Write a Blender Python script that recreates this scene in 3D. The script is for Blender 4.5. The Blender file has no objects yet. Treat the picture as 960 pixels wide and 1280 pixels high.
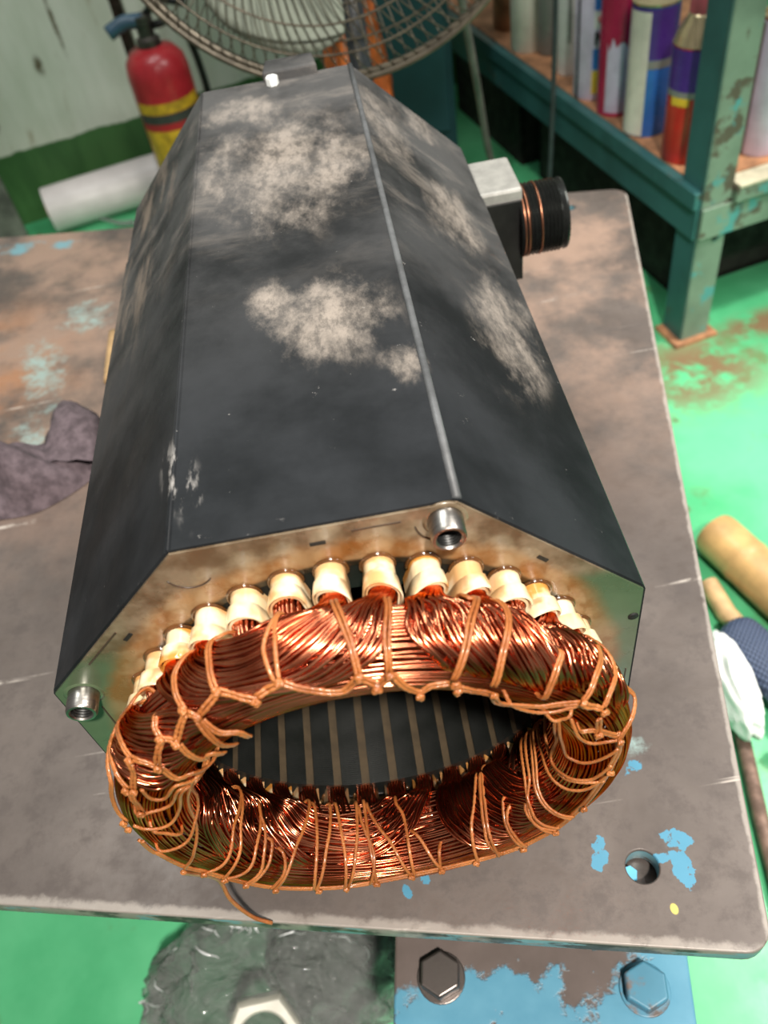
import bpy, bmesh, math, random
import numpy as np
from mathutils import Vector, Matrix, noise as mnoise

# ------------------------------------------------------------------ camera, light, exposure
sc = bpy.context.scene
COL = sc.collection
random.seed(7)
PI = math.pi
R = math.radians

FOCAL_PX = 1035.6                       # for a frame 960 pixels wide
yaw, pitch, roll = -0.030616, 0.833878, 0.202275
fwd0 = Vector((math.sin(yaw), math.cos(yaw), 0)); rt0 = Vector((math.cos(yaw), -math.sin(yaw), 0))
dn0 = Vector((0, 0, -1)) * math.cos(pitch) - fwd0 * math.sin(pitch)
FWD = fwd0 * math.cos(pitch) + Vector((0, 0, -math.sin(pitch)))
RT = rt0 * math.cos(roll) + dn0 * math.sin(roll)
DN = -rt0 * math.sin(roll) + dn0 * math.cos(roll)
CAM = Vector((0.030327, -0.185283, 0.444654))
cd = bpy.data.cameras.new('camera'); cam = bpy.data.objects.new('camera', cd); COL.objects.link(cam)
m = Matrix(((RT.x, -DN.x, -FWD.x), (RT.y, -DN.y, -FWD.y), (RT.z, -DN.z, -FWD.z)))
cam.matrix_world = Matrix.Translation(CAM) @ m.to_4x4()
cd.sensor_fit = 'HORIZONTAL'; cd.sensor_width = 36; cd.lens = FOCAL_PX / 960 * 36
cd.clip_start = 0.01; cd.clip_end = 50
cd.dof.use_dof = True; cd.dof.focus_distance = 0.36; cd.dof.aperture_fstop = 13
sc.camera = cam

sc.view_settings.view_transform = 'Standard'; sc.view_settings.look = 'None'
sc.view_settings.gamma = 1; sc.view_settings.exposure = 0.25; sc.view_settings.use_curve_mapping = False

w = bpy.data.worlds.new('world'); sc.world = w; w.use_nodes = True
w.node_tree.nodes['Background'].inputs[0].default_value = (0.90, 0.90, 0.88, 1)
w.node_tree.nodes['Background'].inputs[1].default_value = 0.165

def area(name, loc, target, size, power, color=(1, 1, 1)):
    ld = bpy.data.lights.new(name, 'AREA'); ld.shape = 'RECTANGLE'; ld.size = size[0]; ld.size_y = size[1]
    ld.energy = power; ld.color = color
    o = bpy.data.objects.new(name, ld); COL.objects.link(o); o.location = loc
    o.rotation_euler = (Vector(target) - Vector(loc)).to_track_quat('-Z', 'Y').to_euler()
    return o
def spot(name, loc, target, power, cone, soft, color):
    sd = bpy.data.lights.new(name, 'SPOT'); sd.energy = power; sd.spot_size = R(cone); sd.spot_blend = 0.6; sd.shadow_soft_size = soft; sd.color = color
    so = bpy.data.objects.new(name, sd); COL.objects.link(so); so.location = loc
    so.rotation_euler = (Vector(target) - Vector(loc)).to_track_quat('-Z', 'Y').to_euler()
spot('worklight_front', (0.25, -0.75, 1.45), (0.02, 0.20, 0.02), 190, 48, 0.055, (1.0, 0.94, 0.86))
area('ceiling_tube', (-0.35, 0.9, 2.1), (0, 0.4, 0), (1.3, 0.12), 19, (0.95, 1.0, 0.98))
area('ceiling_tube', (1.25, 0.1, 1.7), (0.6, 0.4, -0.4), (0.20, 1.0), 20, (1.0, 0.98, 0.93))
sd = bpy.data.lights.new('floor_fill_spot', 'SPOT'); sd.energy = 200; sd.spot_size = R(44); sd.spot_blend = 0.9; sd.shadow_soft_size = 0.08; sd.color = (1.0, 0.97, 0.9)  # unseen spot added to brighten the floor on the right
so = bpy.data.objects.new('floor_fill_spot', sd); COL.objects.link(so); so.location = (1.25, 0.45, 1.5)
so.rotation_euler = (Vector((0.62, 0.35, -0.4)) - so.location).to_track_quat('-Z', 'Y').to_euler()

# ------------------------------------------------------------------ node helpers
class NT:
    def __init__(self, name):
        self.m = bpy.data.materials.new(name); self.m.use_nodes = True
        self.t = self.m.node_tree; self.b = self.t.nodes['Principled BSDF']; self.out = self.t.nodes['Material Output']
        self.tc = self.t.nodes.new('ShaderNodeTexCoord'); self.obj = self.tc.outputs['Object']
    def new(self, k): return self.t.nodes.new(k)
    def link(self, a, b): self.t.links.new(a, b)
    def put(self, sock, v):
        if hasattr(v, 'links') or hasattr(v, 'is_linked'): self.link(v, sock)
        elif isinstance(v, (tuple, list)) and len(v) == 3 and sock.type == 'RGBA': sock.default_value = (*v, 1)
        else: sock.default_value = v
    def set(self, name, v): self.put(self.b.inputs[name], v)
    def mapping(self, vec=None, scale=(1, 1, 1), rot=(0, 0, 0), loc=(0, 0, 0)):
        n = self.new('ShaderNodeMapping'); self.link(vec or self.obj, n.inputs[0])
        n.inputs['Scale'].default_value = scale; n.inputs['Rotation'].default_value = rot; n.inputs['Location'].default_value = loc
        return n.outputs[0]
    def noise(self, scale, detail=4, rough=0.55, vec=None, dist=0.0):
        n = self.new('ShaderNodeTexNoise'); self.link(vec or self.obj, n.inputs['Vector'])
        n.inputs['Scale'].default_value = scale; n.inputs['Detail'].default_value = detail
        n.inputs['Roughness'].default_value = rough; n.inputs['Distortion'].default_value = dist
        return n.outputs['Fac']
    def wave(self, scale, dist=0, vec=None, axis='X', prof='SIN'):
        n = self.new('ShaderNodeTexWave'); self.link(vec or self.obj, n.inputs['Vector'])
        n.bands_direction = axis; n.inputs['Scale'].default_value = scale; n.inputs['Distortion'].default_value = dist; n.wave_profile = prof
        return n.outputs['Fac']
    def voro(self, scale, vec=None, feature='F1'):
        n = self.new('ShaderNodeTexVoronoi'); self.link(vec or self.obj, n.inputs['Vector']); n.feature = feature
        n.inputs['Scale'].default_value = scale
        return n.outputs['Distance']
    def step(self, v, a, b, lo=0.0, hi=1.0):
        n = self.new('ShaderNodeMapRange'); n.interpolation_type = 'SMOOTHSTEP'
        self.put(n.inputs['Value'], v); n.inputs['From Min'].default_value = a; n.inputs['From Max'].default_value = b
        n.inputs['To Min'].default_value = lo; n.inputs['To Max'].default_value = hi
        return n.outputs[0]
    def math(self, op, a, b=0.0, clamp=False):
        n = self.new('ShaderNodeMath'); n.operation = op; n.use_clamp = clamp; self.put(n.inputs[0], a); self.put(n.inputs[1], b); return n.outputs[0]
    def mix(self, f, a, b):
        n = self.new('ShaderNodeMix'); n.data_type = 'RGBA'
        self.put(n.inputs[0], f); self.put(n.inputs[6], a); self.put(n.inputs[7], b); return n.outputs[2]
    def sep(self, vec=None):
        n = self.new('ShaderNodeSeparateXYZ'); self.link(vec or self.obj, n.inputs[0]); return n.outputs
    def blob(self, c, rad, rz=0.0, soft=0.5, vec=None):
        """1 inside an ellipsoid about c, falling to 0 at its edge; stays put on the thing"""
        n = self.new('ShaderNodeVectorMath'); n.operation = 'SUBTRACT'; self.link(vec or self.obj, n.inputs[0]); n.inputs[1].default_value = c
        v = n.outputs[0]
        if rz:
            r = self.new('ShaderNodeVectorRotate'); r.rotation_type = 'Z_AXIS'; self.link(v, r.inputs['Vector']); r.inputs['Angle'].default_value = -rz; v = r.outputs[0]
        d = self.new('ShaderNodeVectorMath'); d.operation = 'DIVIDE'; self.link(v, d.inputs[0]); d.inputs[1].default_value = rad
        l = self.new('ShaderNodeVectorMath'); l.operation = 'LENGTH'; self.link(d.outputs[0], l.inputs[0])
        return self.step(l.outputs['Value'], 1.0, 1.0 - soft, 0, 1)
    def add(self, *vs):
        o = vs[0]
        for v in vs[1:]: o = self.math('MAXIMUM', o, v)
        return o
    def bump(self, h, strength=0.3, dist=0.001, prev=None):
        n = self.new('ShaderNodeBump'); n.inputs['Strength'].default_value = strength; n.inputs['Distance'].default_value = dist
        self.put(n.inputs['Height'], h)
        if prev is not None: self.link(prev, n.inputs['Normal'])
        return n.outputs[0]

def simple(name, col, rough=0.5, metal=0.0, var=0.25, scale=40, bump=0.15, coat=0.0, stretch=(1, 1, 1), bdist=0.0006):
    n = NT(name); v = n.mapping(scale=stretch)
    f = n.noise(scale, 5, 0.6, v)
    dark = tuple(c * (1 - var) for c in col); lite = tuple(min(1, c * (1 + var * 0.6)) for c in col)
    n.set('Base Color', n.mix(n.step(f, 0.3, 0.7), dark, lite))
    n.set('Roughness', n.step(f, 0.3, 0.7, min(1, rough * 1.15), rough * 0.85)); n.set('Metallic', metal)
    if coat: n.set('Coat Weight', coat); n.set('Coat Roughness', 0.08)
    if bump: n.set('Normal', n.bump(f, bump, bdist))
    return n.m

def worn(name, base, under, amount=0.62, rough=0.5, scale=30, metal=0.0, extra=None, bump=0.3):
    """paint worn through to what lies under it"""
    n = NT(name); f = n.noise(scale, 8, 0.65); g = n.noise(scale * 0.25, 4)
    k = n.step(n.math('ADD', n.math('MULTIPLY', f, 0.6), n.math('MULTIPLY', g, 0.4)), amount, amount + 0.05)
    tone = n.mix(n.step(n.noise(scale * 0.5, 5), 0.3, 0.7), tuple(c * 0.72 for c in base), tuple(min(1, c * 1.2) for c in base))
    c = n.mix(k, tone, under)
    if extra: c = n.mix(n.step(n.noise(scale * 0.7, 6, 0.7, n.mapping(loc=(3, 5, 7))), amount, amount + 0.06), c, extra)
    n.set('Base Color', c); n.set('Roughness', rough); n.set('Metallic', metal)
    n.set('Normal', n.bump(n.math('ADD', n.math('MULTIPLY', k, -0.6), f), bump, 0.0008))
    return n.m

# ------------------------------------------------------------------ mesh helpers
class MB:
    def __init__(self): self.v = []; self.f = []; self.n = 0
    def addv(self, pts, faces):
        pts = np.asarray(pts, float); self.v.append(pts); o = self.n; self.n += len(pts)
        self.f.extend([tuple(i + o for i in f) for f in faces]); return self
    def tube(self, P, r, sides=6, closed=False, flat=1.0, caps=True, nrm=None):
        P = np.asarray(P, float); n = len(P)
        T = np.roll(P, -1, 0) - np.roll(P, 1, 0) if closed else np.gradient(P, axis=0)
        T /= np.linalg.norm(T, axis=1, keepdims=True) + 1e-12
        if nrm is not None:
            N = np.asarray(nrm, float); N = N - (N * T).sum(1, keepdims=True) * T
            N /= np.linalg.norm(N, axis=1, keepdims=True) + 1e-12
        else:
            N = np.zeros_like(P); a = np.array([0, 0, 1.]) if abs(T[0][2]) < 0.9 else np.array([1., 0, 0])
            q = a - T[0] * (a @ T[0]); N[0] = q / np.linalg.norm(q)
            for i in range(1, n):
                q = N[i - 1] - T[i] * (N[i - 1] @ T[i]); N[i] = q / (np.linalg.norm(q) + 1e-12)
        B = np.cross(T, N); rr = np.broadcast_to(np.asarray(r, float), (n,))
        A = np.arange(sides) * 2 * PI / sides
        V = P[:, None, :] + rr[:, None, None] * (np.cos(A)[None, :, None] * N[:, None, :] * flat + np.sin(A)[None, :, None] * B[:, None, :])
        o = self.n; self.v.append(V.reshape(-1, 3)); self.n += n * sides
        for i in range(n if closed else n - 1):
            a0 = o + i * sides; b0 = o + ((i + 1) % n) * sides
            for k in range(sides):
                k2 = (k + 1) % sides
                self.f.append((a0 + k, a0 + k2, b0 + k2, b0 + k))
        if caps and not closed:
            self.f.append(tuple(o + k for k in range(sides))[::-1]); self.f.append(tuple(o + (n - 1) * sides + k for k in range(sides)))
        return self
    def box(self, lo, hi, M=None):
        x0, y0, z0 = lo; x1, y1, z1 = hi
        V = [(x0, y0, z0), (x1, y0, z0), (x1, y1, z0), (x0, y1, z0), (x0, y0, z1), (x1, y0, z1), (x1, y1, z1), (x0, y1, z1)]
        if M is not None: V = [tuple(M @ Vector(q)) for q in V]
        return self.addv(V, [(3, 2, 1, 0), (4, 5, 6, 7), (0, 1, 5, 4), (1, 2, 6, 5), (2, 3, 7, 6), (3, 0, 4, 7)])
    def lathe(self, prof, n=32, M=None, a0=0.0, a1=2 * PI):
        """profile [(r, z)] turned about z"""
        full = abs(a1 - a0 - 2 * PI) < 1e-6; na = n if full else n + 1; V = []
        for r_, z_ in prof:
            for k in range(na):
                a = a0 + (a1 - a0) * k / n; q = Vector((r_ * math.cos(a), r_ * math.sin(a), z_)); V.append(tuple(M @ q) if M is not None else tuple(q))
        F = []
        for i in range(len(prof) - 1):
            for k in range(n):
                k2 = (k + 1) % na if full else k + 1
                F.append((i * na + k, i * na + k2, (i + 1) * na + k2, (i + 1) * na + k))
        return self.addv(V, F)
    def prism(self, poly, z0, z1, M=None):
        n = len(poly); V = [(x, y, z0) for x, y in poly] + [(x, y, z1) for x, y in poly]
        if M is not None: V = [tuple(M @ Vector(q)) for q in V]
        return self.addv(V, [tuple(range(n))[::-1], tuple(range(n, 2 * n))] + [(i, (i + 1) % n, n + (i + 1) % n, n + i) for i in range(n)])
    def build(self, name, mat, parent=None, smooth=True, bevel=0, seg=2, auto=None):
        me = bpy.data.meshes.new(name); V = np.concatenate(self.v) if self.v else np.zeros((0, 3))
        me.from_pydata(V.tolist(), [], self.f)
        me.materials.append(mat)
        if smooth: me.polygons.foreach_set('use_smooth', [True] * len(me.polygons))
        me.update()
        if smooth and auto is not None: me.set_sharp_from_angle(angle=R(auto))
        o = bpy.data.objects.new(name, me); COL.objects.link(o)
        if bevel:
            b = o.modifiers.new('bevel', 'BEVEL'); b.width = bevel; b.segments = seg; b.limit_method = 'ANGLE'; b.angle_limit = R(30)
        if parent: adopt(o, parent)
        return o

def world_loc(o):
    l = Vector(o.location)
    if o.parent: l = o.matrix_parent_inverse @ l; l += Vector(o.parent.location) if o.parent.type == 'EMPTY' or True else l
    return l
def adopt(o, parent):
    o.parent = parent
    root = parent; 
    while root.parent: root = root.parent
    o.matrix_parent_inverse = Matrix.Translation(-Vector(root.location)) if parent is root else Matrix.Identity(4)
def tag(o, label=None, cat=None, group=None, kind=None):
    if label: o['label'] = label
    if cat: o['category'] = cat
    if group: o['group'] = group
    if kind: o['kind'] = kind
    return o
def thing(name, loc, label, cat, group=None):
    o = bpy.data.objects.new(name, None); COL.objects.link(o); o.location = loc; o.empty_display_size = 0.02
    return tag(o, label, cat, group)
def catmull(P, n):
    """smooth curve of n points through P, evenly spaced"""
    P = np.asarray(P, float)
    if len(P) == 2: P = np.array([P[0], (P[0] + P[1]) / 2, P[1]])
    Q = np.vstack([2 * P[0] - P[1], P, 2 * P[-1] - P[-2]]); out = []
    for i in range(1, len(Q) - 2):
        for t in np.linspace(0, 1, 12, endpoint=False):
            a, b, c, d = Q[i - 1], Q[i], Q[i + 1], Q[i + 2]
            out.append(0.5 * (2 * b + (c - a) * t + (2 * a - 5 * b + 4 * c - d) * t * t + (-a + 3 * b - 3 * c + d) * t ** 3))
    out.append(Q[-2]); out = np.array(out)
    s = np.concatenate([[0], np.cumsum(np.linalg.norm(np.diff(out, axis=0), axis=1))])
    u = np.linspace(0, s[-1], n)
    return np.stack([np.interp(u, s, out[:, k]) for k in range(out.shape[1])], 1)
def rounded(poly, rad, seg=6):
    """polygon with its corners rounded; rad a number or a list"""
    out = []; n = len(poly)
    for i in range(n):
        p0, p1, p2 = (Vector(poly[j % n]) for j in (i - 1, i, i + 1)); r = rad[i] if isinstance(rad, (list, tuple)) else rad
        if r <= 0: out.append(tuple(p1)); continue
        a = (p0 - p1).normalized(); b = (p2 - p1).normalized(); th = a.angle(b); d = r / math.tan(th / 2)
        c = p1 + (a + b).normalized() * (r / math.sin(th / 2)); s = p1 + a * d; e = p1 + b * d
        v0 = s - c; v1 = e - c; an = v0.angle(v1); sg = 1 if v0.x * v1.y - v0.y * v1.x > 0 else -1
        for k in range(seg + 1):
            t = sg * an * k / seg; out.append((c.x + v0.x * math.cos(t) - v0.y * math.sin(t), c.y + v0.x * math.sin(t) + v0.y * math.cos(t)))
    return out
def bolt_head(mb, c, r, h, rot=0.0, dome=True):
    P = [(c[0] + r * math.cos(rot + k * PI / 3), c[1] + r * math.sin(rot + k * PI / 3)) for k in range(6)]
    P2 = [(c[0] + .93 * r * math.cos(rot + k * PI / 3), c[1] + .93 * r * math.sin(rot + k * PI / 3)) for k in range(6)]
    V = [(x, y, c[2]) for x, y in P] + [(x, y, c[2] + h * .85) for x, y in P] + [(x, y, c[2] + h) for x, y in P2]
    F = [tuple(range(6))[::-1], tuple(range(12, 18))] + [(i, (i + 1) % 6, 6 + (i + 1) % 6, 6 + i) for i in range(6)] + [(6 + i, 6 + (i + 1) % 6, 12 + (i + 1) % 6, 12 + i) for i in range(6)]
    mb.addv(V, F)

# ------------------------------------------------------------------ materials
def mat_floor():
    n = NT('green floor paint'); f = n.noise(3.5, 6, 0.6); g = n.noise(22, 6, 0.7); s = n.noise(9, 5, 0.65, n.mapping(loc=(4, 2, 0)))
    c = n.mix(n.step(f, 0.35, 0.65), (0.055, 0.33, 0.14), (0.11, 0.47, 0.225))
    c = n.mix(n.math('MULTIPLY', n.step(s, 0.56, 0.66), 0.65), c, (0.10, 0.17, 0.055))
    near = n.add(n.blob((0.50, 0.75, -0.4), (0.17, 0.13, 0.3), 0.2, 0.8), n.blob((0.64, 0.83, -0.4), (0.14, 0.05, 0.3), 0.2, 0.8))
    c = n.mix(n.math('MULTIPLY', near, n.step(g, 0.36, 0.56)), c, (0.17, 0.11, 0.055))
    spots = n.step(n.voro(13, n.mapping(loc=(.3, .1, 0))), 0.13, 0.06)
    c = n.mix(n.math('MULTIPLY', spots, n.step(g, 0.4, 0.55)), c, (0.10, 0.10, 0.035))
    n.set('Base Color', c); n.set('Roughness', n.step(g, 0.3, 0.7, 0.28, 0.5)); n.set('Normal', n.bump(g, 0.15, 0.002)); return n.m
WALL_MARKS = [((-.653, 1.640, -.190), (.012, .03, .022)), ((-.527, 1.674, -.105), (.012, .03, .026)), ((-.47, 1.689, -.04), (.006, .03, .08))]
def mat_wall():
    n = NT('limewashed wall'); z = n.sep()[2]; x = n.sep()[0]
    f = n.noise(5, 6, 0.6, n.mapping(scale=(3, 3, .7))); g = n.noise(45, 4)
    up = n.mix(n.step(f, 0.35, 0.7), (0.60, 0.63, 0.52), (0.74, 0.75, 0.66))
    up = n.mix(n.math('MULTIPLY', n.step(n.noise(14, 5, 0.6, n.mapping(scale=(2.2, 2.2, .35), loc=(1.2, 0, 0))), 0.60, 0.70), 0.6), up, (0.30, 0.24, 0.13))
    gr = n.mix(n.step(f, 0.4, 0.65), (0.035, 0.115, 0.028), (0.06, 0.17, 0.045))
    mk = n.add(*[n.blob(c_, r_, 0, .7) for c_, r_ in WALL_MARKS])
    up = n.mix(n.math('MULTIPLY', mk, n.step(n.noise(60, 4), .35, .55, .4, 1)), up, (0.13, 0.105, 0.06))
    edge = n.math('ADD', z, n.math('MULTIPLY', n.math('SUBTRACT', n.noise(16, 3), 0.5), 0.02))
    n.set('Base Color', n.mix(n.step(edge, -0.2525, -0.2475), gr, up)); n.set('Roughness', 0.6); n.set('Normal', n.bump(g, 0.2, 0.002)); return n.m
def mat_table():
    n = NT('worn steel plate'); f = n.noise(7, 6, 0.62); g = n.noise(60, 8, 0.7); h = n.noise(260, 3)
    c = n.mix(n.step(f, 0.32, 0.68), (0.078, 0.063, 0.056), (0.132, 0.109, 0.097))
    c = n.mix(n.math('MULTIPLY', n.step(g, 0.46, 0.66), 0.5), c, (0.06, 0.048, 0.044))
    x, y, z = n.sep()
    # reddish rust grows towards the back of the bench
    rust = n.math('MULTIPLY', n.step(y, 0.12, 0.45), n.step(n.noise(9, 6, .65, n.mapping(loc=(2, 2, 0))), 0.38, 0.62))
    c = n.mix(n.math('MULTIPLY', rust, 0.75), c, (0.36, 0.24, 0.18))
    left = n.blob((-0.36, 0.45, 0), (0.16, 0.22, 1), 0.2, 0.7)
    c = n.mix(n.math('MULTIPLY', left, n.math('MULTIPLY', n.step(n.noise(14, 5, .6), 0.4, 0.65), 0.7)), c, (0.36, 0.16, 0.07))
    # long scratches
    def scratch(rot, scale, lo, off):
        v = n.mapping(scale=(1, 26, 1), rot=(0, 0, rot), loc=off)
        return n.math('MULTIPLY', n.step(n.noise(scale, 3, 0.5, v), lo, lo + 0.05), n.step(g, 0.42, 0.6))
    c = n.mix(n.math('MULTIPLY', n.add(scratch(0.85, 3.2, 0.655, (0, 0, 0)), scratch(-0.35, 2.6, 0.67, (.3, .2, 0))), 0.75), c, (0.58, 0.52, 0.46))
    # flecks of light blue and cream paint left on the plate
    fl = n.noise(130, 5, 0.65)
    blue = n.add(n.blob((0.0985, -0.042, 0), (0.0062, 0.0125, 1), -0.3, .6), n.blob((0.1385, -0.0405, 0), (0.0105, 0.0075, 1), -0.5, .6), n.blob((0.1375, -0.056, 0), (0.0068, 0.016, 1), 0.15, .6),
                 n.blob((0.128, -0.0485, 0), (0.007, 0.004, 1), 0, .6), n.blob((0.008, -0.039, 0), (0.004, 0.004, 1), 0, .7), n.blob((-0.001, -0.044, 0), (0.003, 0.006, 1), 0.5, .7), n.blob((0.13, 0.0, 0), (0.008, 0.006, 1), 0.4, .8))
    c = n.mix(n.math('MULTIPLY', n.step(n.math('ADD', n.math('MULTIPLY', blue, .34), n.math('MULTIPLY', fl, 1.7)), 1.02, 1.08), n.step(blue, 0, .25)), c, (0.070, 0.235, 0.345))
    pale = n.add(n.blob((-0.278, 0.47, 0), (0.040, 0.10, 1), 0.25, .9), n.blob((-0.245, 0.55, 0), (0.05, 0.05, 1), 0, .9), n.blob((-0.27, 0.37, 0), (0.03, 0.06, 1), 0.4, .9), n.blob((0.107, 0.375, 0), (0.02, 0.03, 1), .3, .9), n.blob((0.135, 0.01, 0), (0.012, 0.012, 1), 0, .9))
    k = n.math('MULTIPLY', n.step(n.math('ADD', n.math('MULTIPLY', pale, .42), n.math('MULTIPLY', n.noise(48, 8, .78), 1.6)), 0.98, 1.40), n.step(pale, 0, .4))
    c = n.mix(n.math('MULTIPLY', k, 0.85), c, (0.30, 0.42, 0.40))
    band = n.add(n.blob((-0.33, 0.715, 0), (0.085, 0.022, 1), -0.2, .7), n.blob((-0.42, 0.73, 0), (0.06, 0.02, 1), -.2, .7))
    c = n.mix(n.math('MULTIPLY', n.step(n.math('ADD', n.math('MULTIPLY', band, .35), n.math('MULTIPLY', n.noise(30, 5, .6), 1.5)), 0.95, 1.2), n.step(band, 0, .5, 0, .85)), c, (0.15, 0.34, 0.40))
    yel = n.blob((0.1265, -0.0725, 0), (0.0022, 0.003, 1), 0, .4)
    c = n.mix(yel, c, (0.65, 0.55, 0.12))
    # bare bright grazes along the front and right edges
    t = -0.215264; ev = n.math('ADD', n.math('MULTIPLY', x, -math.sin(t)), n.math('MULTIPLY', y, math.cos(t))); eu = n.math('ADD', n.math('MULTIPLY', x, math.cos(t)), n.math('MULTIPLY', y, math.sin(t)))
    eg = n.add(n.step(ev, -0.052, -0.0607), n.step(eu, 0.1765, 0.1808))
    c = n.mix(n.math('MULTIPLY', n.step(n.math('ADD', eg, n.math('MULTIPLY', g, 1.9)), 1.3, 1.9, 0, 0.55), n.step(eg, 0, .2)), c, (0.40, 0.36, 0.32))
    side = n.step(z, -0.0012, -0.002)
    c = n.mix(n.math('MULTIPLY', side, n.step(n.noise(28, 5, .6), 0.42, 0.54)), c, (0.035, 0.032, 0.03))
    c = n.mix(n.math('MULTIPLY', side, n.step(n.noise(33, 5, .6, n.mapping(scale=(1, 1, 3), loc=(1, 0, 0))), 0.52, 0.56)), c, (0.15, 0.30, 0.34))
    n.set('Base Color', c); n.set('Metallic', 0.25); n.set('Roughness', n.step(g, 0.3, 0.7, 0.36, 0.58))
    n.set('Normal', n.bump(n.math('ADD', g, n.math('MULTIPLY', h, 0.4)), 0.25, 0.0006)); return n.m
def mat_housing():
    n = NT('black painted housing'); v = n.mapping(scale=(1, .55, 1)); f = n.noise(38, 9, 0.68, v); g = n.noise(13, 6, 0.6); h = n.noise(240, 4)
    c = n.mix(n.step(g, 0.3, 0.7), (0.008, 0.009, 0.010), (0.022, 0.024, 0.027))
    # handprints and smears of pale dust, where they lie on the faces
    B = [((-.003, .275, .24), (.066, .12, .05), 0.1, .9), ((-.02, .352, .24), (.06, .035, .05), 0, .9), ((.03, .262, .24), (.032, .05, .05), 0, .8), ((.010, .120, .24), (.046, .055, .05), 0.5, .9),
         ((-.008, .135, .24), (.02, .022, .05), 0, .7), ((.042, .077, .24), (.014, .020, .05), 0.2, .8), ((.082, .375, .207), (.034, .04, .035), 0, .8), ((.062, .32, .226), (.03, .085, .03), 0, .85),
         ((.098, .15, .19), (.036, .10, .038), -0.30, .9), ((.088, .25, .2), (.035, .07, .035), -0.3, .9)]
    d = n.add(*[n.blob(a, b, r_, s) for a, b, r_, s in B])
    fd = n.noise(30, 9, 0.72, n.mapping(scale=(1.3, .7, 1), rot=(0, 0, .5)), 0.12)
    k = n.step(n.math('ADD', n.math('MULTIPLY', d, 0.22), fd), 0.50, 0.86)
    k = n.math('MULTIPLY', k, n.step(d, 0.0, 0.45))
    k = n.math('MULTIPLY', k, n.step(n.noise(150, 6, .7, n.mapping(scale=(1, .5, 1))), .36, .56, .45, 1))
    rear = n.math('MULTIPLY', n.step(n.sep()[1], .12, .30), n.step(n.noise(20, 9, .72, n.mapping(loc=(5, 1, 2), scale=(.6, 1.6, 1)), 0.2), .48, .70))
    k = n.math('MAXIMUM', k, n.math('MULTIPLY', rear, .42))
    c = n.mix(n.math('MULTIPLY', k, 0.78), c, (0.32, 0.275, 0.235))
    film = n.math('MULTIPLY', n.step(n.sep()[1], 0.02, 0.36), n.step(g, 0.36, 0.6, 0.15, 0.62))
    c = n.mix(n.math('MULTIPLY', film, 0.34), c, (0.26, 0.25, 0.24))
    # dusty wiping streaks on the flanks
    st = n.noise(11, 6, 0.65, n.mapping(scale=(1, 1, 6), rot=(R(42), 0, 0)))
    fl = n.blob((-.10, .30, .19), (.07, .16, .09), 0, .8)
    c = n.mix(n.math('MULTIPLY', n.math('MULTIPLY', fl, n.step(st, 0.48, 0.66)), 0.75), c, (0.22, 0.175, 0.14))
    sp = n.math('MULTIPLY', n.step(n.noise(120, 6, 0.75), 0.66, 0.72), 0.6)
    c = n.mix(sp, c, (0.24, 0.23, 0.22))
    wr = n.blob((-.047, .035, .24), (.010, .035, .03), 0.3, .8)
    c = n.mix(n.math('MULTIPLY', wr, n.step(n.noise(60, 5, .6, n.mapping(scale=(4, 1, 1), rot=(0, 0, .3))), 0.52, 0.66)), c, (0.22, 0.21, 0.20))
    n.set('Specular IOR Level', 0.07); n.set('Base Color', c); n.set('Roughness', n.math('ADD', n.step(f, 0.3, 0.7, 0.40, 0.55), n.math('MULTIPLY', k, 0.35)))
    n.set('Normal', n.bump(n.math('ADD', f, n.math('MULTIPLY', h, 0.25)), 0.22, 0.0006)); return n.m
def mat_face():
    n = NT('varnish flooded green end plate'); x, y, z = n.sep()
    zz = n.math('SUBTRACT', z, 0.12); r = n.math('SQRT', n.math('ADD', n.math('POWER', n.math('SUBTRACT', x, 0.002), 2), n.math('POWER', zz, 2)))
    f = n.noise(26, 6, 0.6); g = n.noise(70, 5, 0.6)
    c = n.mix(n.step(f, 0.3, 0.7), (0.062, 0.090, 0.046), (0.092, 0.128, 0.070))
    # thick brown varnish that ran over the top of the plate
    top = n.math('ADD', n.math('MULTIPLY', n.step(z, 0.150, 0.212), 1.0), n.math('MULTIPLY', n.math('SUBTRACT', f, 0.5), 0.9))
    k = n.step(top, 0.45, 0.75)
    c = n.mix(n.math('MULTIPLY', k, 0.9), c, n.mix(n.step(g, 0.35, 0.65), (0.095, 0.055, 0.030), (0.215, 0.162, 0.108)))
    rim = n.step(n.math('ADD', r, n.math('MULTIPLY', n.math('SUBTRACT', f, 0.5), 0.016)), 0.1135, 0.106)
    c = n.mix(n.math('MULTIPLY', rim, 0.85), c, n.mix(n.step(g, 0.4, 0.6), (0.20, 0.075, 0.015), (0.26, 0.15, 0.065)))
    c = n.mix(n.step(r, .1005, .0985), c, (0.012, 0.008, 0.005))  # shade of the gaps between the cuffs, put into the colour
    n.set('Base Color', c); n.set('Roughness', n.step(f, .3, .7, 0.25, 0.34)); n.set('Metallic', 0.1); n.set('Coat Weight', 0.55); n.set('Coat IOR', 1.5); n.set('Coat Roughness', 0.10)
    n.set('Normal', n.bump(f, 0.12, 0.0010)); return n.m
def mat_copper():
    n = NT('enamelled copper wire'); f = n.noise(55, 3)
    n.set('Base Color', n.mix(n.step(f, 0.35, 0.65), (0.46, 0.110, 0.048), (0.80, 0.295, 0.155)))
    n.set('Metallic', 1.0); n.set('Specular Tint', (0.75, 0.28, 0.18)); n.set('Roughness', 0.22); return n.m
def mat_cord():
    n = NT('waxed tie cord'); f = n.noise(60, 3); w_ = n.noise(1500, 2)
    n.set('Base Color', n.mix(n.step(f, 0.3, 0.7), (0.25, 0.068, 0.013), (0.41, 0.140, 0.036))); n.set('Roughness', 0.36)
    n.set('Coat Weight', 0.5); n.set('Coat Roughness', 0.15); n.set('Normal', n.bump(w_, 0.9, 0.0006)); return n.m
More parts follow.
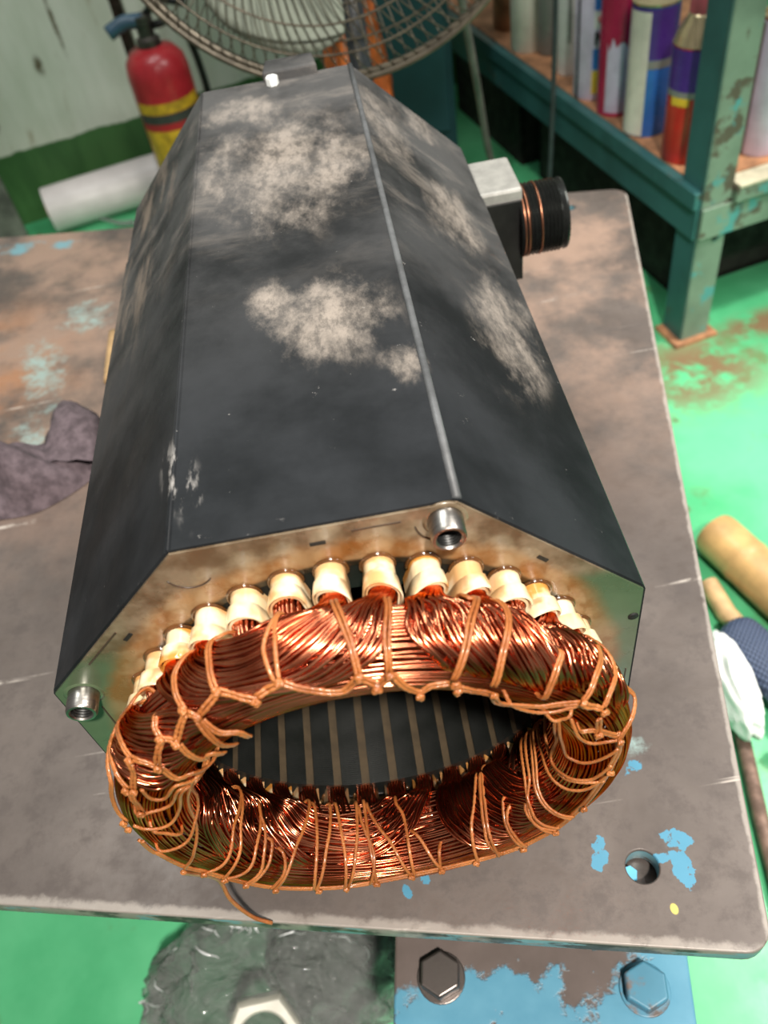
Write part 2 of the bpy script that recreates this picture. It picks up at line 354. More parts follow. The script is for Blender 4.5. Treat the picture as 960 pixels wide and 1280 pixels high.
def mat_cuff():
    n = NT('cream slot liner paper'); inf = n.new('ShaderNodeObjectInfo').outputs['Random']
    y = n.sep()[1]; v = n.new('ShaderNodeVectorMath'); v.operation = 'ADD'; n.link(n.obj, v.inputs[0]); cmb = n.new('ShaderNodeCombineXYZ')
    n.link(n.math('MULTIPLY', inf, 7.0), cmb.inputs[0]); n.link(n.math('MULTIPLY', inf, 3.0), cmb.inputs[1]); n.link(cmb.outputs[0], v.inputs[1])
    f = n.noise(130, 4, .55, v.outputs[0])
    c = n.mix(n.step(f, 0.3, 0.6), (0.80, 0.70, 0.50), (0.74, 0.60, 0.36))
    st = n.math('ADD', n.noise(75, 3, .5, v.outputs[0]), n.step(y, -0.0045, -0.0005, 0.0, 0.22))
    k = n.step(st, 0.45, 0.62)
    c = n.mix(n.math('MULTIPLY', k, n.step(inf, 0.0, 0.8, 0.45, 0.95)), c, (0.52, 0.20, 0.02))
    n.set('Base Color', c); n.set('Roughness', 0.35); n.set('Coat Weight', 0.9); n.set('Coat Roughness', 0.06)
    n.set('Normal', n.bump(f, 0.2, 0.0005)); n.set('Subsurface Weight', 0.0); return n.m
def mat_core():
    n = NT('laminated core steel'); l = n.wave(420, 0, axis='Y'); f = n.noise(50, 5)
    n.set('Base Color', n.mix(n.step(f, .3, .7), (0.007, 0.008, 0.007), (0.014, 0.015, 0.014))); n.set('Specular IOR Level', 0.12); n.set('Metallic', 0.1)
    n.set('Roughness', 0.40); n.set('Normal', n.bump(l, 0.35, 0.0004)); return n.m
def mat_plastic_film():
    n = NT('clear plastic film'); tr = n.new('ShaderNodeBsdfTransparent'); tr.inputs[0].default_value = (0.66, 0.68, 0.67, 1)
    mx = n.new('ShaderNodeMixShader'); lw = n.new('ShaderNodeLayerWeight'); lw.inputs[0].default_value = 0.35
    n.set('Base Color', (0.50, 0.51, 0.49)); n.set('Coat Weight', 1.0); n.set('Coat Roughness', 0.04); n.set('Roughness', 0.12); n.set('IOR', 1.5)
    f = n.noise(20, 6, 0.65, dist=1.5); n.set('Normal', n.bump(f, 0.9, 0.014))
    n.link(n.math('MULTIPLY_ADD', lw.outputs['Facing'], 0.5), mx.inputs[0]); mx.inputs[0].links[0].from_node.inputs[2].default_value = 0.14
    n.link(tr.outputs[0], mx.inputs[1]); n.link(n.b.outputs[0], mx.inputs[2]); n.link(mx.outputs[0], n.out.inputs[0]); return n.m

M_floor, M_wall, M_table, M_house, M_face = mat_floor(), mat_wall(), mat_table(), mat_housing(), mat_face()
M_copper, M_cord, M_cuff, M_core, M_film = mat_copper(), mat_cord(), mat_cuff(), mat_core(), mat_plastic_film()
M_wedge = simple('brown slot wedge', (0.055, 0.040, 0.024), 0.4, var=0.4, scale=60)
M_black = simple('black gap', (0.006, 0.006, 0.006), 0.6, bump=0)
M_steel = simple('turned steel', (0.40, 0.37, 0.34), 0.33, 1.0, var=0.3, scale=160, stretch=(1, 6, 1))
M_dsteel = simple('dark oiled steel', (0.13, 0.11, 0.10), 0.4, 0.8, var=0.4, scale=60)
M_iron = simple('black iron', (0.018, 0.018, 0.017), 0.4, 0.4, var=0.4)
M_cab = worn('dark teal cabinet paint', (0.012, 0.048, 0.055), (0.02, 0.02, 0.02), 0.66, 0.4, 12)
M_alu = simple('dusty aluminium', (0.42, 0.41, 0.38), 0.5, 0.5, var=0.25, scale=90)
M_teal = worn('teal painted steel', (0.028, 0.105, 0.105), (0.14, 0.075, 0.04), 0.63, 0.45, 18, extra=(0.05, 0.055, 0.045))
M_teal_light = worn('light green painted steel', (0.145, 0.205, 0.150), (0.085, 0.07, 0.05), 0.56, 0.5, 24, extra=(0.07, 0.26, 0.25))  # lighter green for the front-facing steel of the rack
M_blue = worn('light blue paint on steel', (0.07, 0.23, 0.33), (0.075, 0.058, 0.05), 0.50, 0.42, 16, extra=(0.14, 0.11, 0.10))
M_board = simple('rusty shelf sheet', (0.36, 0.17, 0.08), 0.7, var=0.5, scale=30)
M_cream = simple('cream painted edge', (0.50, 0.46, 0.33), 0.5, var=0.3, scale=30)
M_rag = simple('dusky purple rag', (0.105, 0.078, 0.088), 0.95, var=0.4, scale=120, bump=0.5)
M_bamboo = simple('varnished bamboo', (0.44, 0.27, 0.11), 0.4, var=0.25, scale=30, stretch=(1, 1, .3))
M_stick = simple('bare wood', (0.42, 0.27, 0.13), 0.6, var=0.3, scale=40)
M_white = simple('white cloth', (0.80, 0.82, 0.80), 0.8, var=0.06, scale=40)
M_rust = simple('rusty rod', (0.16, 0.10, 0.075), 0.7, 0.3, var=0.4, scale=80)
M_redpaint = simple('red enamel', (0.42, 0.022, 0.030), 0.3, var=0.2, scale=20)
M_roll = simple('white plastic sheeting', (0.62, 0.57, 0.56), 0.45, var=0.10, scale=12)
M_orange = simple('orange plastic', (0.62, 0.15, 0.035), 0.3, var=0.5, scale=25)
M_guard = simple('dusty fan guard wire', (0.10, 0.086, 0.062), 0.45, 0.5, var=0.4, scale=50)
M_blade = simple('smoky green fan blade', (0.30, 0.34, 0.28), 0.35, var=0.2, scale=20)
M_fanbody = simple('dark fan motor shell', (0.03, 0.035, 0.04), 0.4, var=0.3)
M_nut = simple('off white nylon', (0.58, 0.56, 0.48), 0.45, var=0.12, scale=50)

# ------------------------------------------------------------------ the setting
ZF = -0.40
def struct(name, mb, mat, **k): o = mb.build(name, mat, **k); o['kind'] = 'structure'; return o
struct('floor', MB().box((-3.0, -2.0, ZF - 0.05), (3.0, 4.0, ZF)), M_floor, smooth=False)
WA = R(15); WP = Vector((-0.548, 1.668, 0))          # the wall stands behind the roll, turned 15 degrees
def wall_pt(s, d=0.0, z=0.0): return Vector((WP.x + s * math.cos(WA) - d * -math.sin(WA), WP.y + s * math.sin(WA) - d * math.cos(WA), z))
WM = Matrix.Translation(WP) @ Matrix.Rotation(WA, 4, 'Z')
wl = MB().box((-1.6, 0, ZF), (0.195, 0.12, 1.3), WM); wl.box((0.222, 0.0, ZF), (0.275, 0.12, 1.3), WM); wl.box((0.275, 0.03, ZF), (2.2, 0.12, 1.3), WM)
struct('wall_back', wl, M_wall, smooth=False)
struct('trim_1', MB().box((0.195, 0.06, ZF), (0.222, 0.12, 1.3), WM), M_dsteel, smooth=False)

# ------------------------------------------------------------------ work bench
TT = -0.215264; TX = Vector((math.cos(TT), math.sin(TT))); TY = Vector((-math.sin(TT), math.cos(TT)))
U0, U1, V0, V1 = -1.05, 0.1808, -0.0607, 0.6533
def tb(u, v): q = TX * u + TY * v; return (q.x, q.y)
bench = thing('work_bench', (0.0, 0.3, ZF), 'worn rusty steel plate bench that carries the black stator', 'work bench')
outline = rounded([tb(U0, V0), tb(U1, V0), tb(U1, V1), tb(U0, V1)], [0.01, 0.012, 0.016, 0.01], 6)
def hole_circle(c, r, n=32): return [(c[0] + r * math.cos(-2 * PI * k / n), c[1] + r * math.sin(-2 * PI * k / n)) for k in range(n)]
def plate_with_holes(name, outer, holes, z0, z1, mat, parent, bevel=0.0):
    cu = bpy.data.curves.new(name, 'CURVE'); cu.dimensions = '2D'; cu.fill_mode = 'BOTH'; cu.extrude = (z1 - z0) / 2 - bevel; cu.bevel_depth = bevel; cu.bevel_resolution = 1
    for pts in [outer] + holes:
        s = cu.splines.new('POLY'); s.points.add(len(pts) - 1); s.use_cyclic_u = True
        for i, q in enumerate(pts): s.points[i].co = (q[0], q[1], 0, 1)
    t = bpy.data.objects.new(name, cu); COL.objects.link(t); dg = bpy.context.evaluated_depsgraph_get()
    me = bpy.data.meshes.new_from_object(t.evaluated_get(dg)); me.name = name; bpy.data.objects.remove(t)
    me.transform(Matrix.Translation((0, 0, (z0 + z1) / 2))); me.materials.clear(); me.materials.append(mat)
    o = bpy.data.objects.new(name, me); COL.objects.link(o)
    if parent: adopt(o, parent)
    return o
plate_with_holes('bench_top', outline, [hole_circle((0.118, -0.0508), 0.0090), hole_circle((0.2537, 0.5837), 0.0065, 20)], -0.0125, 0, M_table, bench, 0.0008)
ped = MB(); PM = Matrix.Rotation(TT, 4, 'Z')
ped.box((-0.02, 0.03, ZF + 0.01), (0.11, 0.30, -0.0125), PM)
ped.build('pedestal', M_blue, bench, smooth=False, bevel=0.004)
def mat_flange():
    n = NT('blue paint worn off the flange'); f = n.noise(20, 8, .65); x, y, z = n.sep()
    k = n.step(n.math('ADD', n.math('MULTIPLY', n.math('ADD', y, n.math('MULTIPLY', n.step(x, .09, .14), -.03)), 9.0), n.math('MULTIPLY', f, 1.9)), 0.20, 0.30)
    c = n.mix(k, n.mix(n.noise(60, 4), (0.045, 0.18, 0.27), (0.10, 0.27, 0.37)), n.mix(n.noise(50, 5), (0.06, 0.045, 0.038), (0.13, 0.10, 0.09)))
    n.set('Base Color', c); n.set('Roughness', .4); n.set('Normal', n.bump(n.math('MULTIPLY', k, -1.0), .4, .0008)); return n.m
M_flange = mat_flange()
fp = MB()
FPL = rounded([(-0.030, -0.104), (0.1345, -0.1315), (0.166, 0.02), (-0.008, 0.04)], [0.010, 0.010, 0.004, 0.004], 5)
fp.prism(FPL, -0.112, -0.10); fp.build('flange_plate', M_flange, bench, smooth=False, bevel=0.0015)
for i, (bx, by, mt) in enumerate([(0.0045, -0.0625, M_dsteel), (0.1175, -0.0855, M_blue)]):
    b = MB(); b.lathe([(0.0, -0.10), (0.0142, -0.10), (0.0142, -0.0985), (0.0, -0.0985)], 28, Matrix.Translation((bx, by, 0))); bolt_head(b, (bx, by, -0.0985), 0.0128, 0.009, 0.35)
    o = b.build('bolt', mt, bench, smooth=False, bevel=0.0008)
    if i: o['label'] = 'light blue painted hex bolt head'
    else: o['label'] = 'dark bare hex bolt head'
lg = MB()
for u, v in ((U0 + .06, V0 + .08), (U0 + .06, V1 - .06), (U1 - .10, V1 - .10), (-0.35, V1 - .08)):
    q = tb(u, v); MB_ = Matrix.Translation((q[0], q[1], 0)) @ PM
    MB().box((-0.02, -0.02, ZF), (0.02, 0.02, -0.0125), MB_).build('leg', M_teal, bench, smooth=False, bevel=0.001)
MB().box((0.24, 0.57, -0.02), (0.268, 0.598, -0.0155)).build('hole_backing', M_black, bench, smooth=False)  # black box added so the small hole reads dark
# under the through hole: a blue bolt head standing on a ledge
hb = MB(); hb.box((0.085, -0.08, -0.0205), (0.15, 0.0, -0.0155)); hb.build('hole_backing', M_dsteel, bench, smooth=False)
hb = MB(); bolt_head(hb, (0.1125, -0.0505, -0.0155), 0.0042, 0.007, 0.2); o = hb.build('bolt', M_blue, bench, smooth=False)
M_bright_blue = simple('bright blue bolt paint', (0.11, 0.38, 0.55), 0.35, var=0.15); o.data.materials[0] = M_bright_blue; o['label'] = 'small blue bolt seen through the hole'

# tables of the winding: (angle round the ring, angle round its section), degrees
LACE_DOUBLE=[
[(112,-40),(113.5,-38),(113.5,-18),(113,10),(112.5,36)],
[(112,36),(115,44),(118,50)],
[(120.5,-32),(121.5,-10),(121,14),(120,38)],
[(120.5,42),(123.5,52),(126.5,62)],
[(127,20),(128.5,36),(128.5,50)],
[(129.5,52),(132.5,60),(136,70)],
[(136.5,-22),(138,-18),(143,-16),(140.5,16),(139.5,44)],
[(140.5,46),(143.5,56),(148,64)],
[(146.5,-14),(149,-8),(147.5,24),(148,42),(149,58)],
[(149.5,60),(153,70),(157.5,80)],
[(152,32),(156.5,38),(162,48),(165,60)],
[(112,36),(109,48),(106,60)],
[(101,50),(103,52),(106,56)],
[(100,50),(96,66),(92,76),(89.5,76),(86.5,60)],
[(89.5,-44),(88,0),(87,32),(86.5,60)],
[(80,-14),(81,26),(81,60)],
[(87,60),(84.5,70),(83,74),(81,62)],
[(80.5,62),(78,80),(74.5,94),(72.5,84),(69,78)],
[(66.5,84),(62.5,90),(58.5,92)],
[(64.5,-34),(62.5,-40),(65.5,0),(67.5,42),(68.5,72)],
[(58,-32),(58,-8),(60,38),(59.5,78)],
[(58,94),(54,108),(46,100),(41.5,84),(37,68)],
[(47.5,14),(47,24),(47.5,50),(46,90)],
[(32.5,-24),(35,10),(37,36),(37,64)],
[(29,-18),(28.5,4),(30.5,38),(30,58)],
[(24.5,10),(18.5,12),(17.5,28),(16.5,56),(14.5,70)],
[(36,68),(33.5,66),(30,60)],
[(28,72),(22,86)],
[(26,106),(24,88),(18,72),(17.5,66)],
[(139,44),(137.5,54),(136.5,74)],
[(136.5,74),(139.5,102),(137,112)],
[(128.5,50),(127.5,56),(126.5,66)],
[(126.5,66),(128.5,90),(129.5,110),(126.5,108)],
[(120.5,40),(119,46),(118.5,54)],
[(118,56),(117.5,80),(115,94)],
[(119,56),(120,82),(121,104)]]
LACE_SINGLE=[
[(100,-38),(102,2),(102,22),(101.5,46)],
[(100,-22),(100,16),(100.5,46)],
[(54.5,100),(48.5,110),(42.5,106),(37.5,80),(36,68)],
[(40.5,116),(35,110),(35,84)],
[(30,106),(21,108),(16.5,90),(14.5,68)],
[(28.5,130),(7.5,144),(4.5,130),(6.5,102),(11,74)],
[(29.5,134),(-7,176),(-8,140),(-6.5,120),(-4.5,104),(2,84)],
[(350.5,210),(350,184),(349.5,144),(351.5,124),(354,102)],
[(338.5,226),(343,190),(344.5,144),(346,124),(349.5,106),(357.5,102)],
[(336,228),(336.5,196),(332,144),(331.5,108)],
[(333,228),(334.5,198),(331,146),(330,110)],
[(329.5,228),(330.5,206),(330.5,182),(325.5,160),(321,128),(322,100)],
[(326.5,228),(328,194),(325,150),(323,128),(323.5,98)],
[(315,194),(311.5,150),(310,122),(309.5,96)],
[(318,174),(314,158),(312,142),(310,112)],
[(302.5,212),(298.5,170),(293.5,114)],
[(304.5,208),(303,158),(301,132),(301.5,106)],
[(305.5,224),(305,170),(300.5,120)],
[(325,166),(321.5,142),(320.5,128)],
[(147,72),(151,88),(150.5,104),(144,108)],
[(160,66),(158.5,86),(155,114),(147.5,116)],
[(166.5,68),(168,86),(166.5,114),(159,126),(148,122)],
[(168.5,84),(173,110),(177.5,128)],
[(182.5,92),(182,116),(176,140),(166.5,160),(143.5,128)],
[(195.5,80),(189.5,114),(176,144),(148.5,136)],
[(202,98),(203,126),(200.5,172),(206.5,212)],
[(209,100),(207,134),(204.5,178),(206.5,208)],
[(210.5,100),(213.5,126),(213,160),(215,198)],
[(217.5,90),(218.5,124),(217,150),(216,188),(215,198)],
[(218.5,92),(220,130),(220,152),(219.5,170),(217,180)],
[(227,100),(227,132),(224.5,156),(221,168)],
[(228,100),(228.5,142),(231,178),(237,216)],
[(240.5,88),(238,148),(239,214)],
[(241,96),(241.5,160),(245,214)],
[(250,110),(249,152),(247.5,214)],
[(251,110),(252.5,152),(255,214)],
[(258,114),(259.5,156),(257,192),(256,204)],
[(260,118),(258.5,160),(258,192),(258,212)],
[(271.5,124),(266,172),(259.5,210)],
[(272.5,124),(272.5,194),(270,214)],
[(282,118),(277.5,166),(272.5,194)],
[(281,120),(284,156)]]
LACE_RIM=[[(16.5,66.6667),(8,73),(4.5,78.4),(-0.5,85.2),(-11.5,92.4),(-23,93.6),(-29.5,92.4),(-38.5,90),(-45.5,92),(-51.5,92.4),(-59,98.4),(-67.5,105.2),(-78.5,110),(-87.5,111.2),(-99.5,106.4),(-109,98.4),(-117.5,94.4),(-127.5,90),(-133,88.8),(-142.5,92),(-151.5,92.4),(-158.5,90.4),(-163.5,83.2),(-175,75.2),(-177,69.2),(-184,66)]]
KNOTS=[(112,36),(118,50),(120,38),(126.5,64),(128.5,50),(136,72),(139.5,44),(148,66),(149,58),(157.5,80),(164.5,60),(167,64),(106,60),(100.5,48),(86.5,60),(83.5,78),(81,62),(74.5,96),(68,76),(67,86),(58.5,88),(37,66),(29.5,62),(22.5,86),(14.5,70),(359,88),(337.5,90),(321.5,84),(308.5,88),(293,104),(281.5,114),(271.5,122),(260,110),(250.5,104),(242,86),(228.5,92),(218,90),(210,96),(202,96)]
COILS=[
(120,90,[(112,-36),(112,-32),(107.5,-24),(103.5,-30),(99.5,-42),(93,-34)],[(117,-28),(120.5,-36),(117.5,-2),(113,20),(107.5,30),(99,20),(91.5,-12),(88.5,-40)],12),
(130,80,[(119,-34),(117.5,-8),(113.5,20),(107.5,32),(99.5,22),(91.5,-12),(86.5,-40)],[(124,-22),(128.5,-26),(123,22),(117.5,44),(109.5,54),(102,64),(90.5,68),(84.5,46),(81.5,26),(80,-12),(80,-38)],13),
(150,None,[(138,-28),(136.5,-10),(130.5,16),(122.5,32),(116.5,50),(110,60),(104.5,66)],[(139,-14),(144.5,-14),(138,30),(133,54),(126.5,70),(117,70),(112,76)],12),
(160,None,[(146.5,-12),(143,16),(136,48),(131.5,72),(124,88),(116.5,82)],[(147.5,-2),(147,28),(146.5,56),(147,82),(144.5,104),(136.5,110),(127,102)],12),
(70,None,[(70,-32),(66,-40),(63.5,-14),(61,24),(55,56),(45,94)],[(76.5,-42),(77,2),(76,28),(73.5,44),(70.5,62),(66.5,80)],13),
(60,None,[(59.5,-32),(53.5,-30),(48.5,12),(42.5,48),(37.5,64)],[(65.5,-34),(63,-22),(60.5,24),(55,56),(45,94)],13),
(40,None,[(45.5,-24),(38.5,-26),(32,-12),(28.5,20),(18,42)],[(51,-18),(50,2),(47,32),(42.5,50),(37,66)],11),
(30,None,[(39,-22),(33.5,-22),(24.5,-16),(20,14),(16.5,32)],[(40,-24),(34.5,-28),(33.5,16),(29.5,40),(20,54)],7),
(210,None,[(213.5,226),(221.5,220),(224.5,196),(231.5,164),(242.5,138)],[(183,198),(182,160),(191,140),(204.5,124),(222,110)],18),
(190,None,[(198,222),(200,212),(204,192),(211,170),(222.5,144)],[(186,202),(182.5,174),(188,152),(198,136),(211,120)],10),
(240,None,[(225.5,228),(232.5,226),(238.5,212),(248,208),(258.5,206),(271.5,210)],[(221.5,212),(224,196),(230,178),(242.5,168),(257.5,164),(273,176)],15),
(280,None,[(270.5,228),(264.5,224),(257.5,214),(248.5,210),(238,214)],[(272.5,230),(278,216),(272.5,194),(260.5,180),(248.5,174),(236.5,180)],10),
(290,None,[(276.5,228),(268,216),(261.5,202),(252,196)],[(283,228),(279,206),(270,172),(257,146),(245.5,136)],12),
(300,None,[(303.5,232),(313,196),(323,162),(334,134),(343,124)],[(287,230),(286,202),(289,166),(294.5,130),(302.5,110),(315,106)],20),
(310,None,[(312,228),(312,228),(320,204),(331,186),(348.5,172)],[(302.5,228),(304,206),(311.5,172),(319.5,142),(331.5,128)],12)]

# ------------------------------------------------------------------ the stator
H = 0.12; S8 = H * math.tan(PI / 8); LS = 0.395; CX = 0.002; BORE = 0.083
stator = thing('motor_stator', (0, 0.2, 0), 'dusty black octagonal motor stator with laced copper end winding', 'motor')
def octo(h, ch=None):
    P = []
    for k in range(8):
        a = R(22.5 + 45 * k); rr = h / math.cos(PI / 8); P.append((rr * math.cos(a), rr * math.sin(a)))
    return P
def oct_shell(y0, y1, h, ch, inner):
    """octagonal tube along y, its corners cut by ch"""
    P = []
    base = octo(h)
    for i in range(8):
        a, b, c = Vector(base[i - 1]), Vector(base[i]), Vector(base[(i + 1) % 8])
        P.append(tuple(b + (a - b).normalized() * ch)); P.append(tuple(b + (c - b).normalized() * ch))
    n = len(P); I = [(inner * x / math.hypot(x, z), inner * z / math.hypot(x, z)) for x, z in P]
    V = [(x, y0, H + z) for x, z in P] + [(x, y1, H + z) for x, z in P] + [(x, y1, H + z) for x, z in I] + [(x, y0, H + z) for x, z in I]
    F = []
    for i in range(n):
        j = (i + 1) % n
        for r_ in range(4):
            F.append((r_ * n + i, r_ * n + j, ((r_ + 1) % 4) * n + j, ((r_ + 1) % 4) * n + i))
    return MB().addv(V, [f[::-1] for f in F])
oct_shell(0.0006, 0.321, H, 0.0016, 0.108).build('housing', M_house, stator, smooth=False)
oct_shell(0.3216, LS, H - 0.0006, 0.0016, 0.108).build('rear_section', M_house, stator, smooth=False)
# raised seam strips that run down the long edges of the housing
M_edge = simple('rubbed grey edge', (0.085, 0.088, 0.092), 0.5, var=0.4, scale=60)
for sgn, rr_, mt in ((1, .0017, M_edge), (-1, .0007, M_house)):
    P = [(sgn * (S8 - 0.0003), y, 2 * H - 0.0006) for y in np.linspace(0.001, LS - 0.002, 8)]
    MB().tube(P, rr_, 10).build('edge_seam', mt, stator)
# end plate: octagon round the slots
def ring_plate(y0, y1, outer, rin, n=144, cx=0.0):
    V = []; F = []
    for y in (y0, y1):
        for k in range(n):
            a = 2 * PI * k / n; aa = (a - R(0)) % (PI / 4); rr = outer / math.cos(min(aa, PI / 4 - aa)) if outer > 0 else -outer
            V.append((rr * math.cos(a), y, H + rr * math.sin(a)))
        for k in range(n):
            a = 2 * PI * k / n; V.append((cx + rin * math.cos(a), y, H + rin * math.sin(a)))
    # order: y0 outer, y0 inner, y1 outer, y1 inner
    for k in range(n):
        j = (k + 1) % n
        F += [(k, n + k, n + j, j), (2 * n + k, 2 * n + j, 3 * n + j, 3 * n + k), (k, j, 2 * n + j, 2 * n + k), (n + k, 3 * n + k, 3 * n + j, n + j)]
    return MB().addv(V, F)
def oct_ring(y0, y1, h, rin, cx):
    n = 144; V = []; F = []
    for y in (y0, y1):
        for k in range(n):
            a = 2 * PI * k / n; t = ((a + PI / 8) % (PI / 4)) - PI / 8; rr = h / math.cos(t); V.append((rr * math.cos(a), y, H + rr * math.sin(a)))
        for k in range(n):
            a = 2 * PI * k / n; V.append((cx + rin * math.cos(a), y, H + rin * math.sin(a)))
    for k in range(n):
        j = (k + 1) % n
        F += [(k, n + k, n + j, j), (2 * n + k, 2 * n + j, 3 * n + j, 3 * n + k), (k, j, 2 * n + j, 2 * n + k), (n + k, 3 * n + k, 3 * n + j, n + j)]
    return MB().addv(V, [f[::-1] for f in F])
oct_ring(-0.0004, 0.006, H - 0.0012, 0.0965, CX).build('end_plate', M_face, stator, smooth=False)
def slot_ring(y0, y1, r_in, r_out):
    """toothed ring of the core: 36 teeth with slots between them"""
    V = []; F = []; n = 0
    pts = []
    for k in range(36):
        a = R(10 * k)
        for da, rr in ((-3.4, r_out - .002), (-3.4, .088), (-1.3, r_in), (1.3, r_in), (3.4, .088), (3.4, r_out - .002)):
            pass
    return None
# bore: 36 tooth faces and the wedges that close the slots
tooth = MB(); rin, ro = BORE, 0.1035
for half in (1,):
    a0, a1 = R(-3.55), R(3.55)
    A = np.linspace(a0, a1, 5); V = []
    for y in (0.0, LS - 0.012):
        for r_ in (rin, ro):
            for a in A: V.append((r_ * math.cos(a), y, r_ * math.sin(a)))
    F = []
    for i in range(4):
        F += [(i, i + 1, 10 + i + 1, 10 + i), (5 + i, 15 + i, 15 + i + 1, 5 + i + 1), (i, 5 + i, 5 + i + 1, i + 1), (10 + i, 10 + i + 1, 15 + i + 1, 15 + i)]
    F += [(0, 10, 15, 5), (4, 9, 19, 14)]
    tooth.addv(V, F)
t0 = tooth.build('tooth', M_core, None, smooth=False)
wedge = MB(); V = []
for y in (0.0005, LS - 0.012):
    for r_ in (rin + 0.0008, rin + 0.0030):
        for a in np.linspace(R(-1.5), R(1.5), 3): V.append((r_ * math.cos(a), y, r_ * math.sin(a)))
wedge.addv(V, [(0, 1, 7, 6), (1, 2, 8, 7), (3, 9, 10, 4), (4, 10, 11, 5), (0, 3, 4, 1), (1, 4, 5, 2), (6, 7, 10, 9), (7, 8, 11, 10), (0, 6, 9, 3), (2, 5, 11, 8)])
w0 = wedge.build('slot_wedge', M_wedge, None, smooth=False)
def spin(o, theta_deg):
    """turn a copy about the bore axis so that its +x points along theta"""
    adopt(o, stator); o.location = (CX, 0, H); o.rotation_euler = (0, -R(theta_deg), 0)
for k in range(36):
    a = t0 if k == 0 else t0.copy(); 
    if k: COL.objects.link(a)
    spin(a, 10 * k + 5)
    b = w0 if k == 0 else w0.copy()
    if k: COL.objects.link(b)
    spin(b, 10 * k)
MB().lathe([(0.0, LS - 0.006), (0.1095, LS - 0.006), (0.1095, LS - 0.001), (0.0, LS - 0.001)], 48, Matrix.Translation((0, 0, H)) @ Matrix.Rotation(-PI / 2, 4, 'X')).build('rear_cover', M_iron, stator, smooth=False)
MB().lathe([(0.1034, 0.001), (0.1034, LS - 0.012)], 72, Matrix.Translation((CX, 0, H)) @ Matrix.Rotation(-PI / 2, 4, 'X')).build('core_back', M_black, stator)

# threaded mounting bosses
YM = Matrix.Rotation(PI / 2, 4, 'X')                     # +z of a lathe turned to -y
for x, z in ((0.0445, 0.2315), (-0.1085, 0.1655)):
    Mx = Matrix.Translation((x, 0, z)) @ YM
    b = MB().lathe([(0.0062, -0.001), (0.0062, 0.0085), (0.0057, 0.0094), (0.0048, 0.0095), (0.0042, 0.0088)] + [(0.0042, 0.0080)], 40, Mx)
    o = b.build('mounting_boss', M_steel, stator, auto=40)
    MB().lathe([(0.0043, 0.0084)] + [(0.0042 - 0.0004 * (i % 2), 0.0082 - 0.0006 * i) for i in range(13)] + [(0.0, 0.0002)], 32, Mx).build('threaded_bore', M_iron, o, auto=40)
    MB().lathe([(0.0, -0.0005), (0.0084, -0.0005), (0.0080, 0.0004), (0.0064, 0.0006)], 32, Mx).build('weld_ring', M_face, o)
# slots, holes and scribed lines cut into the end plate (dark recess lined plates, a hair proud)
def mark(x, z, w_, h_, rot=0.0, name='slot_mark', mat=M_black):
    Mm = Matrix.Translation((x, -0.0005, z)) @ Matrix.Rotation(-rot, 4, 'Y')
    MB().box((-w_ / 2, -0.0002, -h_ / 2), (w_ / 2, 0.0006, h_ / 2), Mm).build(name, mat, stator, smooth=False)
mark(0.0003, 0.2312, 0.0056, 0.0015); mark(0.0783, 0.2004, 0.0050, 0.0015, R(-45)); mark(-0.0783, 0.1980, 0.0050, 0.0016, R(45)); mark(0.1115, 0.1100, 0.0012, 0.0055)
MB().lathe([(0, 0.0004), (0.0022, 0.0004), (0.0022, 0.0007), (0, 0.0007)], 20, Matrix.Translation((0.1162, 0, 0.1512)) @ YM).build('pin_hole', M_black, stator)
M_scr = simple('dark scribed groove', (0.05, 0.03, 0.02), 0.4, bump=0)
mark(-0.090, 0.1935, 0.024, 0.0007, R(45), 'scribed_line', M_scr); mark(-0.1055, 0.137, 0.0006, 0.034, 0, 'scribed_line', M_scr); mark(0.1165, 0.104, 0.0005, 0.012, 0, 'scribed_line', M_scr); mark(0.021, 0.2345, 0.017, 0.0005, R(0), 'scribed_line', M_scr)
for (x, z, r_, a0, a1) in ((-0.046, 0.2285, 0.0085, 200, 320), (0.0445, 0.2315, 0.0105, 185, 245)):
    P = [(x + r_ * math.cos(R(a)), -0.0006, z + r_ * math.sin(R(a))) for a in np.linspace(a0, a1, 14)]
    MB().tube(P, 0.0003, 5).build('scribed_arc', M_scr, stator)

